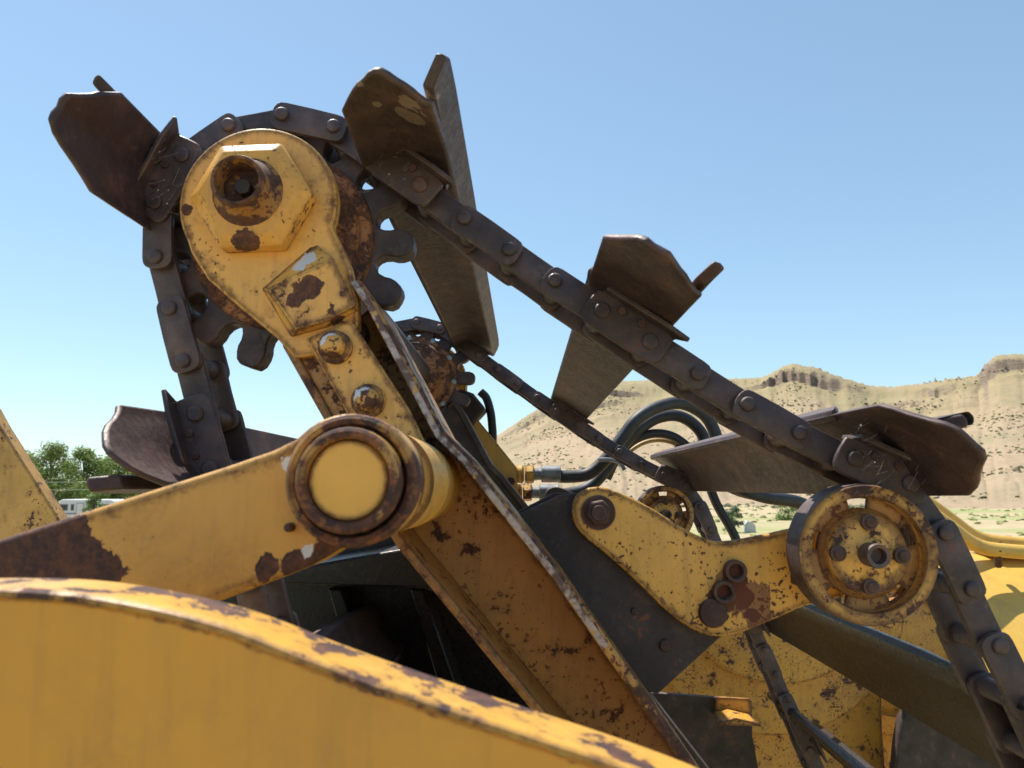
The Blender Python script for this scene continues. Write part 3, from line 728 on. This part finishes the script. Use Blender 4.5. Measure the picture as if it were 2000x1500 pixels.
# inner filler strips and bolted cover
obj('cover_plate', prism_bm(XZ([(598, 662), (684, 622), (800, 800), (850, 905), (780, 935), (690, 830)], 1.082), 1.080, 1.094), P_COVER, A, bevel=.0025)
cp = XZ([(560, 690), (690, 640), (860, 910), (720, 960)], 1.10)
obj('filler_plate', prism_bm(cp, 1.105, 1.125), P_FLANGE, A, bevel=.002)
for px, py in ((653, 677), (718, 782)):
    c = xz(px, py, 1.07)
    bw = obj('bolt', lathe_bm(c, [(0, 1.046), (.010, 1.047), (.0155, 1.051), (.0175, 1.058), (.0178, 1.066), (.0235, 1.067), (.0245, 1.072), (.0245, 1.080), (0, 1.080)], 28),
             paint('bolt_paint', px, patch=.52, spot=.6, edge=.004, whites=[(at(px - 24, py - 12, 1.055), .011), (at(px - 8, py - 28, 1.055), .010)]), A)
# pivot boss with ring
PC = xz(679, 938, .70)
P_BOSS = paint('boss_paint', 6, base=(.72, .41, .09), base2=(.64, .43, .16), patch=.62, spot=.68, edge=.006, orange=.7)
obj('pivot_tube', lathe_bm(PC, [(.050, .86), (.0605, .86), (.0605, 1.01), (.0615, 1.012), (.0615, 1.03), (.0605, 1.032), (.0605, 1.236), (.02, 1.236)], 64), P_BOSS, A)
# dark gusset carrying the tensioner
GZ = 1.262
G = XZ([(1000, 1010), (1090, 968), (1125, 962), (1410, 1236), (1282, 1352), (1256, 1345)], GZ)
gs = obj('gusset', prism_bm(G, GZ - .012, GZ + .004), M['black'], A, bevel=.002); gs['label'] = 'black rust-flecked triangular gusset plate'
G2 = XZ([(990, 1010), (1082, 962), (1120, 962), (1150, 990), (1180, 1150)], GZ + .06)
obj('gusset', prism_bm(G2, GZ + .05, GZ + .064), M['black'], A, bevel=.002)
for px, py, r in ((1300, 1262, .0095), (1240, 1195, .006)):
    c = xz(px, py, 1.245); obj('rivet', lathe_bm(c, [(0, 1.243), (r * .8, 1.244), (r, 1.247), (r, 1.252), (0, 1.252)], 16), M['rustbolt'], A)
obj('rear_edge_strip', prism_bm(strip_pts(XZ([(1276, 1362), (1392, 1512), (1500, 1660)], 1.30), .006), 1.28, 1.36), M['dark_frame'], A, bevel=.001)

# ================================================================== TIE ARM (near, out of focus)
P_TIE = paint('tie_arm_paint', 7, base=(.66, .36, .07), base2=(.60, .34, .085), patch=.74, spot=.73, edge=.010, streak=.2, scale=1.2, orange=.35,
              blobs=[(at(30, 1085, .745), .055), (at(110, 1075, .745), .042), (at(150, 1105, .745), .036), (at(195, 1115, .745), .022), (at(-60, 1110, .745), .07), (at(520, 1105, .745), .012), (at(590, 1105, .745), .02), (at(660, 1090, .745), .03), (at(700, 1080, .745), .03)],
              whites=[(at(562, 905, .745), .007), (at(600, 1075, .745), .006)])
T = thing('tie_arm', 'thick blurred yellow tie arm with big round pinned eye in front', 'arm', at(200, 1100, .79))
ty = .745
pts = XZ([(-260, 1140), (0, 1052), (130, 1010), (280, 962), (430, 914), (530, 880), (575, 858)], ty)
c = xz(679, 938, ty)
for d in range(128, -100, -8): pts.append((c[0] + .066 * math.cos(rad(d)), c[1] + .066 * math.sin(rad(d))))
pts += XZ([(600, 1108), (520, 1140), (430, 1174), (200, 1262), (-260, 1440)], ty)
obj('beam', prism_bm(pts, ty, .83), P_TIE, T, bevel=.007, seg=4)
P_RING = paint('eye_ring_paint', 8, base=(.52, .30, .075), patch=.535, spot=.62, edge=.008, orange=.9, blobs=[(at(790, 960, .71), .03), (at(700, 1050, .71), .035), (at(640, 1060, .71), .02)])
ring = obj('eye_ring', lathe_bm(PC, [(.0625, .765), (.0630, .722), (.0615, .713), (.058, .7105), (.0535, .712), (.0515, .716), (.0508, .730), (.0508, .765)], 64, closed=True), P_RING, T)
P_PIN = paint('pin_paint', 9, base=(.80, .46, .09), base2=(.78, .45, .09), patch=.80, spot=.80, edge=.003, streak=.1, orange=.8, grime=.3)
pn = obj('pin', lathe_bm(PC, [(.0492, .86), (.0492, .702), (.048, .697), (.045, .695), (.040, .696), (.0385, .699), (.0380, .704), (.0380, .712), (.02, .712), (0, .712)], 64), P_RING, T)
obj('pin_cap', lathe_bm(PC, [(.0372, .712), (.0370, .7045), (.0355, .7025), (0, .7015)], 56), P_PIN, pn)
c = xz(566, 1030, .74); obj('grease_fitting', lathe_bm(c, [(0, .730), (.003, .731), (.0045, .735), (.0045, .75)], 12), M['rustbolt'], T)

# ================================================================== FOREGROUND DRAFT ARM
P_FG = paint('draft_arm_paint', 10, base=(.60, .29, .035), base2=(.57, .28, .04), patch=.80, spot=.80, edge=.0015, streak=.3, orange=.3, grime=.45, rough=.5)
P_FGT = paint('draft_arm_edge_paint', 11, base=(.60, .34, .06), base2=(.60, .35, .08), patch=.54, spot=.74, edge=.004, scale=.9, streak=.0, orange=.15, grime=.3)
D = thing('push_beam', 'smooth yellow plate in the foreground with chipped sunlit top edge', 'beam', at(500, 1700, .52))
yf, yb = .50, .566
fe = [(-420, 1180), (-200, 1152), (0, 1150), (150, 1160), (300, 1187), (400, 1212), (480, 1238), (580, 1279), (700, 1324), (850, 1376), (1000, 1426), (1200, 1492), (1350, 1545), (1600, 1650), (1900, 1800)]
fp = smooth_pts(XZ(fe, yf), 2, False)
low = [(fp[-1][0], fp[-1][1] - 1.2), (fp[0][0], fp[0][1] - 1.3)]
obj('side_plate', prism_bm(strip_pts(fp, .004)[len(fp):][::-1] + low, yf + .001, yb - .001), P_FG, D, bevel=.003)
bm = bmesh.new(); rows = []
for i, (x, z) in enumerate(fp):
    # resample denser with ragged torch-cut front lip
    pass
dense = []
for (x0, z0), (x1, z1) in zip(fp, fp[1:]):
    L = math.hypot(x1 - x0, z1 - z0); n = max(1, int(L / .0022))
    for q in range(n): dense.append((x0 + (x1 - x0) * q / n, z0 + (z1 - z0) * q / n))
for i, (x, z) in enumerate(dense):
    rg = noise.noise(Vector((x * 70, 2, 0))); rg2 = noise.noise(Vector((x * 230, 5, 0)))
    lip = .0016 + .0022 * max(0, rg) + .0012 * rg2
    lump = .0055 * max(0, noise.noise(Vector((x * 38, 9, 0))) - .15) * (1 + rg2)
    sect = [(yf + .004, z - .006 - .002 * rg), (yf - lip * .7 - lump, z - .0045 - .003 * max(0, rg) - lump), (yf - lip - lump * 1.2, z - .001), (yf + .002, z + .0012 + lump * .6), (yf + .012, z + .0008 + .0006 * rg2), (yf + .03, z + .0005), (yb - .008, z + .0004), (yb, z - .002), (yb, z - .01)]
    rows.append([bm.verts.new((x, y, zz)) for y, zz in sect])
for A_, B_ in zip(rows, rows[1:]):
    for k in range(len(A_) - 1): bm.faces.new((A_[k], A_[k + 1], B_[k + 1], B_[k]))
obj('top_edge', bm, P_FGT, D)['label'] = 'ragged torch-cut top edge, yellow paint chipped to brown'

# ================================================================== LEFT PLATE behind
P_LP = paint('left_plate_paint', 12, base=(.47, .285, .07), patch=.63, spot=.64, edge=.004)
o = obj('push_frame_plate', prism_bm(XZ([(-500, 700), (-20, 795), (0, 832), (114, 1012), (150, 1090), (60, 1300), (-500, 1300)], 1.75), 1.75, 1.79), P_LP, bevel=.003)
tag(o, 'pitted yellow frame plate sloping down beside the cottonwood trees', 'plate')

# ================================================================== TENSIONER ARM + ROLLERS
YL = 1.222
P_LEV = paint('tensioner_paint', 13, base=(.70, .385, .075), base2=(.76, .45, .11), patch=.72, spot=.605, edge=.008, orange=.3,
              runs=[(at(1462, 1170, YL), .034), (at(1480, 1205, YL), .022), (at(1425, 1140, YL), .03)],
              blobs=[(at(1435, 1130, YL), .020), (at(1412, 1165, YL), .022), (at(1455, 1170, YL), .018), (at(1470, 1200, YL), .014), (at(1560, 1080, YL), .016), (at(1562, 1130, YL), .016), (at(1568, 1040, YL), .016)])
def roller(yf_, yb_, lb, sg):
    t = thing('chain_roller', lb, 'roller', (RC[0], (yf_ + yb_) / 2, RC[1]))
    P_ROL = paint('roller_paint_%d' % int(yf_ * 10), 14 + yf_, base=(.74, .42, .085), patch=.575, spot=.60, edge=.015, orange=.3)
    # rim: worn tread, two lips
    rim = lathe_bm(RC, [(RR * .82, yf_ + .005), (RR * .835, yf_), (RR * .985, yf_), (RR, yf_ + .003), (RR, yf_ + .018), (RR * .975, yf_ + .022), (RR * .975, yb_ - .022), (RR, yb_ - .018), (RR, yb_ - .003), (RR * .985, yb_), (RR * .87, yb_), (RR * .86, yb_ - .004)], 72, closed=True)
    rm = obj('rim', rim, P_ROL, t)
    obj('tread', lathe_bm(RC, [(RR * .97, yf_ + .004), (RR + .0015, yf_ + .005), (RR + .002, yb_ - .005), (RR * .97, yb_ - .004)], 72, closed=True), M['steel'], rm)
    # dished web with oblong windows
    ym = yf_ + .018; bm = bmesh.new(); seg = 80; rads = [.30, .5, .60, .665, .73, .80, .84, .90]
    V = {}
    for s_ in (0, 1):
        for i, r in enumerate(rads):
            for k in range(seg):
                a = 2 * math.pi * k / seg
                V[s_, i, k] = bm.verts.new((RC[0] + r * RR * math.cos(a), ym + s_ * .008 + (.006 if .6 < r < .85 else 0), RC[1] + r * RR * math.sin(a)))
    def hole(i, k):
        kk = (k - 2) % 16
        return (i == 4 and 0 <= kk < 5) or (i == 3 and 0 <= kk < 5)
    for i in range(len(rads) - 1):
        for k in range(seg):
            j = (k + 1) % seg
            if hole(i, k): continue
            bm.faces.new((V[0, i, k], V[0, i, j], V[0, i + 1, j], V[0, i + 1, k])); bm.faces.new((V[1, i, k], V[1, i + 1, k], V[1, i + 1, j], V[1, i, j]))
            for (i2, k2, va, vb_) in ((i, (k - 1) % seg, (i, k), (i + 1, k)), (i, j, (i, j), (i + 1, j)), (i - 1, k, (i, k), (i, j)), (i + 1, k, (i + 1, k), (i + 1, j))):
                if 0 <= i2 < len(rads) - 1 and hole(i2, k2):
                    bm.faces.new((V[(0,) + va], V[(0,) + vb_], V[(1,) + vb_], V[(1,) + va]))
    for v in [v for v in bm.verts if not v.link_faces]: bm.verts.remove(v)
    obj('web', bm, paint('roller_web_%d' % int(yf_ * 10), 17, base=(.40, .20, .045), base2=(.34, .17, .05), patch=.57, spot=.62, edge=.006, orange=.6), t)
    hub = obj('hub', lathe_bm(RC, [(0, ym - .016), (.30 * RR, ym - .016), (.33 * RR, ym - .014), (.555 * RR, ym - .014), (.575 * RR, ym - .011), (.58 * RR, ym), (.58 * RR, ym + .02), (0, ym + .02)], 56), P_ROL, t)
    obj('axle_end', lathe_bm(RC, [(.017, ym - .014), (.0175, ym - .044), (.0165, ym - .047), (.0115, ym - .046), (.0105, ym - .03), (0, ym - .028)], 28), M['steel'], hub)
    for k in range(4):
        a = rad(88 + 90 * k); c = (RC[0] + .46 * RR * math.cos(a), RC[1] + .46 * RR * math.sin(a))
        b_ = obj('bolt', lathe_bm(c, [(0, ym - .027), (.006, ym - .026), (.009, ym - .022), (.0115, ym - .0215), (.012, ym - .014), (0, ym - .013)], 16), M['rustbolt'], t)
    return t
roller(1.125, 1.185, 'yellow rust-rimmed idler roller on the tensioner arm', -1)
roller(CH_F - .075, CH_F - .01, 'far small-looking idler roller with oblong windows behind the tensioner arm', 1)
def tensioner(y, dy, lb, mat):
    pc = lambda q: XZ(q, YL)
    c0 = Vector(xz(1168, 1001, YL)); t = thing('tensioner_arm', lb, 'arm', (c0.x, y, c0.y))
    body = pc([(1120, 1022), (1116, 990), (1128, 962), (1160, 949), (1195, 955), (1262, 985), (1335, 1032), (1375, 1052), (1405, 1059), (1440, 1056), (1530, 1037), (1610, 1020), (1690, 1030), (1760, 1080), (1740, 1150), (1660, 1165), (1580, 1180), (1500, 1216), (1440, 1240), (1400, 1245), (1362, 1236), (1310, 1203), (1240, 1132), (1180, 1078), (1140, 1048)])
    obj('plate', prism_bm(smooth_pts(body, 1), y, y + dy), mat, t, bevel=.004, seg=3)
    if y < 2:
        b_ = obj('bolt', prism_bm(hex_pts(tuple(c0), .0215, .2), y - .018, y), M['rustbolt'], t, bevel=.003)
        obj('washer', lathe_bm(tuple(c0), [(0, y - .005), (.0275, y - .005), (.0275, y), (0, y)], 28), M['rustbolt'], b_)
        obj('bolt_end', lathe_bm(tuple(c0), [(.012, y - .017), (.0115, y - .024), (0, y - .025)], 20), M['rustbolt'], b_)
        for px, py in ((1437, 1116), (1414, 1157)):
            c = xz(px, py, YL - .01); obj('hollow_bushing', lathe_bm(c, [(.0175, y), (.0175, y - .012), (.016, y - .015), (.012, y - .014), (.0105, y - .010), (.0105, y + .004), (0, y + .004)], 28), M['rustbolt'], t)
        c = xz(1393, 1198, YL - .006); obj('adjuster_bolt', lathe_bm(c, [(.022, y), (.022, y - .007), (.020, y - .010), (.006, y - .012), (0, y - .0115)], 28), M['rustbolt'], t)
    return t
tensioner(YL, .020, 'pitted yellow boomerang-shaped tensioner arm bolted to the black gusset', P_LEV)
tensioner(CH_F + .01, .020, 'far tensioner arm mostly hidden behind the pitted near one', M['dark_frame'])

# ================================================================== FAR ARM, motor, hoses
F_ = thing('far_sprocket_mast', 'far dark channel mast under the small sprocket, paint mostly gone', 'mast', (Lp[-1][0], 2.83, Lp[-1][1]))
FY = 2.72
obj('web', prism_bm(web, FY, FY + .015), M['dark_frame'], F_, bevel=.002)
obj('flange', prism_bm(strip_pts(Lp, -.013), FY + .016, FY + .16), M['dark_frame'], F_, bevel=.003)
obj('flange', prism_bm(strip_pts(Rp, -.018), FY - .03, FY + .16), M['dark_frame'], F_, bevel=.003)
obj('head_plate', prism_bm(head, FY + .165, FY + .19), P_HEAD, F_, bevel=.003)
P_MOT = paint('motor_paint', 20, base=(.58, .34, .06), base2=(.56, .33, .07), patch=.72, spot=.70, edge=.004)
Mo = thing('hydraulic_motor', 'yellow hydraulic drive motor housing at the far sprocket, hoses attached', 'motor', (NC[0], 2.93, NC[1]))
obj('flange_disc', lathe_bm(NC, [(0, 2.93), (.17, 2.93), (.175, 2.94), (.175, 2.975), (.15, 2.98), (.13, 3.0), (.125, 3.12), (.10, 3.15), (0, 3.16)], 48), P_MOT, Mo)
obj('gear_case', prism_bm(XZ([(900, 760), (926, 770), (950, 800), (920, 832), (880, 840), (860, 800)], 2.95), 2.92, 3.06), M['dark_frame'], Mo, bevel=.012)
box = XZ([(900, 800), (934, 820), (1010, 914), (1011, 962), (990, 975), (940, 960), (880, 880)], 3.0)
obj('valve_block', prism_bm(box, 2.99, 3.10), P_MOT, Mo, bevel=.004)
c = xz(998, 940, 2.99); obj('bolt', lathe_bm(c, [(0, 2.97), (.014, 2.972), (.016, 2.98), (.016, 2.99)], 16), M['rustbolt'], Mo)
M['hose'] = plain('hose_rubber', (.020, .022, .026), .55, 0, .45, 25); M['hose2'] = plain('thin_hose_rubber', (.012, .012, .013), .5)
M['brass'] = paint('fitting_paint', 22, base=(.60, .36, .05), patch=.56, spot=.62, edge=.004)
def hose(lb, px, Y, r, mat, fit=None, n=3):
    P3 = [tuple(at(a, b, Y + dy)) for a, b, dy in px]; P3 = catmull(P3)
    t = thing('hydraulic_hose', lb, 'hose', P3[-1])
    obj('tube', tube_bm(P3, r, 18), mat, t)
    if fit:
        a, b = fit; p = lambda x: at(x, b, Y)
        nutp = p(a + 4); obj('fitting_nut', tube_bm([p(a - 6), p(a), p(a + 8), p(a + 12)], [.022, .035, .036, .026], 16), M['brass'], t)
        obj('swivel_nut', tube_bm([p(a + 13), p(a + 15), p(a + 29), p(a + 31)], [.030, .036, .036, .031], 6), M['brass'], t)
        obj('stem', tube_bm([p(a + 30), p(a + 47)], .023, 16), M['grey'], t)
        obj('ferrule', tube_bm([p(a + 45), p(a + 46), p(a + 82), p(a + 83)], [.029, .033, .033, .030], 20), M['grey'], t)
    return t
hose('thick black hose making the outermost loop in front of the hill', [(1080, 929, 0), (1110, 931, 0), (1150, 925, 0), (1185, 895, 0), (1215, 855, 0), (1245, 818, 0), (1285, 795, .03), (1330, 788, .06), (1375, 810, .08), (1398, 850, .08), (1408, 900, .06), (1430, 945, .04), (1490, 970, .04), (1570, 985, .1), (1640, 1040, .25), (1665, 1130, .35), (1665, 1290, .37)], 3.02,   .025, M['hose'], (1012, 926))
hose('thick black hose making the middle loop in front of the hill', [(1075, 963, .02), (1105, 965, .02), (1145, 955, .04), (1178, 925, .06), (1205, 885, .07), (1240, 845, .08), (1285, 816, .1), (1330, 814, .12), (1368, 843, .13), (1386, 893, .13), (1405, 935, .1), (1450, 960, .1), (1530, 975, .1), (1590, 1000, .16), (1620, 1060, .22), (1630, 1140, .27), (1630, 1290, .28)], 3.10, .025, M['hose'], (1008, 962))
hose('thin black hose making the innermost loop in front of the hill', [(1185, 935, 0), (1205, 895, 0), (1235, 862, 0), (1275, 847, 0), (1315, 853, 0), (1350, 880, 0), (1372, 915, 0), (1400, 985, 0), (1440, 1060, 0), (1480, 1200, 0)], 3.2, .019, M['hose2'])
hose('short thin black hose curving down from the motor housing', [(938, 765, 0), (950, 778, 0), (958, 805, 0), (961, 830, 0), (962, 860, 0), (955, 900, 0)], 3.04, .017, M['hose2'])
M['tan'] = plain('tan_painted_tube', (.36, .22, .08), .5)
t = thing('hose_guide', 'tan curved guide rod with strap under the innermost hose loop', 'rod', at(1322, 920, 3.24))
gpts = smooth_pts([tuple(at(a, b, 3.24)) for a, b in ((1225, 885), (1255, 864), (1290, 858), (1325, 868), (1350, 895), (1366, 925))], 2, False)
obj('rod', tube_bm(gpts, .009, 10), M['tan'], t)
obj('strap', tube_bm([at(1325, 868, 3.23), at(1322, 890, 3.23), at(1324, 925, 3.23)], .016, 8), M['rustbolt'], t)
o = obj('hose_clamp', tube_bm(smooth_pts([tuple(at(a, b, 2.97)) for a, b in ((1168, 898), (1190, 897), (1212, 903), (1220, 918))], 1, False), .008, 8), M['grey']); tag(o, 'small grey hose clamp tying the two thick hoses together', 'clamp')

# ================================================================== SCRAPER BODY: bowl, shadows, drum, hood
P_BODY = paint('bowl_paint', 23, base=(.62, .32, .045), base2=(.56, .29, .05), patch=.60, spot=.60, edge=.008, orange=.5)
P_SUN = paint('hood_paint', 24, base=(.60, .38, .075), base2=(.58, .38, .09), patch=.74, spot=.73, edge=.004, streak=.1)
B = thing('scraper_bowl', 'deep dark steel bowl of the scraper below the elevator', 'bowl', (0, 2.0, 0))
zlo = 0.25
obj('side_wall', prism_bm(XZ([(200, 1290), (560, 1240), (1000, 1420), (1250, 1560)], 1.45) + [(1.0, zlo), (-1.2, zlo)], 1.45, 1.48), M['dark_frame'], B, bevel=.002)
obj('cross_beam', prism_bm(XZ([(470, 1118), (560, 1112), (840, 1062), (900, 1120), (990, 1160), (990, 1205), (830, 1150), (570, 1142), (470, 1150)], 1.8), 1.8, 2.1), M['flight_and_shade_black'], B, bevel=.006)  # beam, back plate and ribs: near-black colour carries the enclosed bowl's shade
obj('back_plate', prism_bm(XZ([(300, 1060), (860, 1040), (990, 1130), (1240, 1420), (1240, 1800), (300, 1800)], 2.0), 2.12, 2.15), M['flight_and_shade_black'], B, bevel=.003)
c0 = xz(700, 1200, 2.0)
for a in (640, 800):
    obj('rib', prism_bm(XZ([(a, 1150), (a + 26, 1152), (a + 120, 1420), (a + 80, 1420)], 1.98), 1.98, 2.11), M['flight_and_shade_black'], B, bevel=.004)
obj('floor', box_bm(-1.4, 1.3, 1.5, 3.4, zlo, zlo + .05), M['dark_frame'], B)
for x in (-1.15, .9):
    obj('cutting_edge', box_bm(x, x + .25, 1.5, 3.4, 0, zlo), M['dark_frame'], B)
# wall of the bowl with the stepped half-round doubler plates
W_ = thing('bowl_apron', 'yellow apron wall with stepped half-round doubler plates in the shade', 'apron', (0.9, 3.2, 0))
ya = 3.25
obj('wall', prism_bm(XZ([(1130, 1235), (1380, 1190), (1720, 1190), (1724, 1500), (1724, 1800), (1130, 1800)], ya), ya, ya + .04), P_BODY, W_, bevel=.003)
def half(cx, cy, rx_, ytop, y, n=40):
    pts = []
    a0 = math.asin(max(-1, min(1, (ytop - cy) / rx_)))
    for k in range(n + 1):
        a = a0 + (math.pi - 2 * a0) * k / n
        pts.append((cx + rx_ * math.cos(a), cy + rx_ * math.sin(a)))
    return XZ(pts, y)
obj('doubler_plate', prism_bm(half(1512, 1180, 258, 1200, ya - .05), ya - .05, ya), P_BODY, W_, bevel=.006)
obj('doubler_plate', prism_bm(half(1528, 1126, 212, 1190, ya - .09), ya - .09, ya - .05), P_BODY, W_, bevel=.006)
obj('foot', box_bm(.3, 1.45, 3.255, 3.285, 0, 2.6), P_BODY, W_)
# brown skirt; its sunlit patch is put in as yellow-painted plates
S_ = thing('rusty_skirt_plate', 'brown rusted skirt plate with a sunlit patch painted in yellow low behind the arm', 'plate', at(1370, 1600, 2.35))
obj('plate', prism_bm(XZ([(1262, 1352), (1468, 1368), (1470, 1440), (1500, 1600), (1300, 1620)], 2.35), 2.35, 2.37), M['dark_frame'], S_, bevel=.002)
obj('sunlit_patch_plate', prism_bm(XZ([(1400, 1362), (1466, 1366), (1468, 1398), (1398, 1392)], 2.33), 2.335, 2.347), P_BODY, S_, bevel=.002)
obj('sunlit_patch_ledge', prism_bm(XZ([(1396, 1400), (1425, 1390), (1468, 1400), (1469, 1406), (1398, 1404)], 2.30), 2.24, 2.346), P_BODY, S_, bevel=.001)  # yellow-cream colour stands in for sunlight falling on the skirt
# big round trunk on the right, flanged
yd = 3.9
Dn = thing('draft_tube', 'shaded yellow draft tube with a curved flange behind the descending chain', 'tube', (1.9, 4.3, 2.0))
cc = xz(1745, 1270, yd)
obj('tube', lathe_bm(cc, [(0, yd), (.33, yd), (.36, yd + .02), (.36, yd + 1.3), (0, yd + 1.3)], 56), P_BODY, Dn)
obj('flange', lathe_bm(cc, [(.30, yd - .03), (.345, yd - .03), (.40, yd + .0), (.40, yd + .06), (.30, yd + .06)], 56, closed=True), P_BODY, Dn)
obj('saddle', box_bm(cc[0] - .3, cc[0] + .3, yd + .1, yd + 1.2, 0, cc[1] - .2), P_BODY, Dn)
# sloping hood in the sun
Hd = thing('engine_hood', 'sunlit yellow sloping hood of the tractor unit', 'hood', (2.9, 5.0, 0))
hz = at(1950, 1082, 5.3).z
hb = bmesh.new(); prof = smooth_pts([(5.9, hz - .35), (5.75, hz - .02), (5.3, hz + .01), (4.95, hz - .12), (4.55, hz - .45), (4.15, hz - .85), (4.05, hz - 1.1)], 2, False) + [(4.05, 0.35), (5.9, 0.35)]
def yz_prism(pf, x0, x1, bm):
    a = [bm.verts.new((x0, y, z)) for y, z in pf]; b_ = [bm.verts.new((x1, y, z)) for y, z in pf]; n = len(pf)
    for i in range(n):
        j = (i + 1) % n; bm.faces.new((a[i], a[j], b_[j], b_[i]))
    bm.faces.new(a); bm.faces.new(b_[::-1]); return bm
x0 = xz(1700, 1300, 4.6)[0]
obj('cowl', yz_prism(prof, x0, x0 + 3.4, hb), P_SUN, Hd, bevel=.02, seg=3)
for xx in (x0 + .2, x0 + 2.6):
    obj('wheel', lathe_bm((xx + .3, .55), [(0, 4.2), (.3, 4.2), (.5, 4.22), (.55, 4.28), (.55, 4.55), (.5, 4.6), (0, 4.6)], 32), M['tyre'], Hd)
rl = obj('lid', box_bm(*[xz(1932, 1100, 5.2)[0], xz(2300, 1100, 5.2)[0]], 5.12, 5.45, hz + .01, hz + .05), P_SUN, Hd, bevel=.01)
obj('oval_cap', lathe_bm((0, 0), [(0, 0), (.2, 0), (.2, .03), (0, .05)], 24), M['black'], Hd).matrix_local = Matrix.Translation(at(1952, 1051, 5.4) - Vector((2.9, 5.0, 0))) @ Matrix.Rotation(rad(90), 4, 'X')
for k, off in enumerate((0, 1)):
    r_ = thing('hood_rail', ('upper' if off else 'lower') + ' yellow guard rail pipe bending along the top of the sunlit hood', 'rail', at(1920, 1080, 4.9 + .3 * off))
    obj('pipe', tube_bm(smooth_pts([tuple(at(a, b - 16 * off, 4.9 + .3 * off)) for a, b in ((1795, 985), (1850, 1025), (1905, 1068), (1960, 1076), (2060, 1082), (2300, 1100))], 2, False), .045, 14), P_SUN, r_)
    obj('clip', tube_bm([at(1950, 1072 - 16 * off, 4.87 + .3 * off), at(1950, 1105, 4.95 + .3 * off)], .022, 8), M['rustbolt'], r_)
Dk = thing('brown_counter_plate', 'dark brown round-cornered plate under the lowest visible flights', 'plate', at(1870, 1500, 3.0))
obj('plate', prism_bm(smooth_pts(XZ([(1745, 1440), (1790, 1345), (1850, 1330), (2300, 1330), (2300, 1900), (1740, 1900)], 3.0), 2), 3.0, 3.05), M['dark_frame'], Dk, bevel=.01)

# ================================================================== COBWEBS
def cobweb(label, px, Y, n, size, seed):
    rnd = random.Random(seed); bm = bmesh.new(); c = at(*px, Y)
    for i in range(n):
        a = c + Vector((rnd.uniform(-1, 1), rnd.uniform(-.12, .12), rnd.uniform(-1, 1))) * size
        L = rnd.uniform(.1, .6) * size; th = rnd.uniform(-.2, 1.3)
        b_ = a + Vector((math.cos(th) * L, rnd.uniform(-.1, .1) * L, math.sin(th) * L)); m = (a + b_) / 2 - Vector((0, 0, L * .06))
        tube_bm([a, m, b_], rnd.choice((.00004, .00006, .00010)), 4, bm)
        if rnd.random() < .25: bmesh.ops.create_icosphere(bm, subdivisions=1, radius=rnd.uniform(.0006, .0014), matrix=Matrix.Translation(b_))
    o = obj('cobweb', bm, M['web']); tag(o, label, 'cobweb')
cobweb('wispy cobweb across the flight bracket left of the hex nut', (345, 350), 1.13, 34, .055, 1)
cobweb('wispy cobweb between the sprocket and the tall pale flight', (740, 330), 1.13, 26, .04, 2)
cobweb('wispy cobweb on the flight lying over the roller', (1720, 900), 1.10, 26, .05, 3)
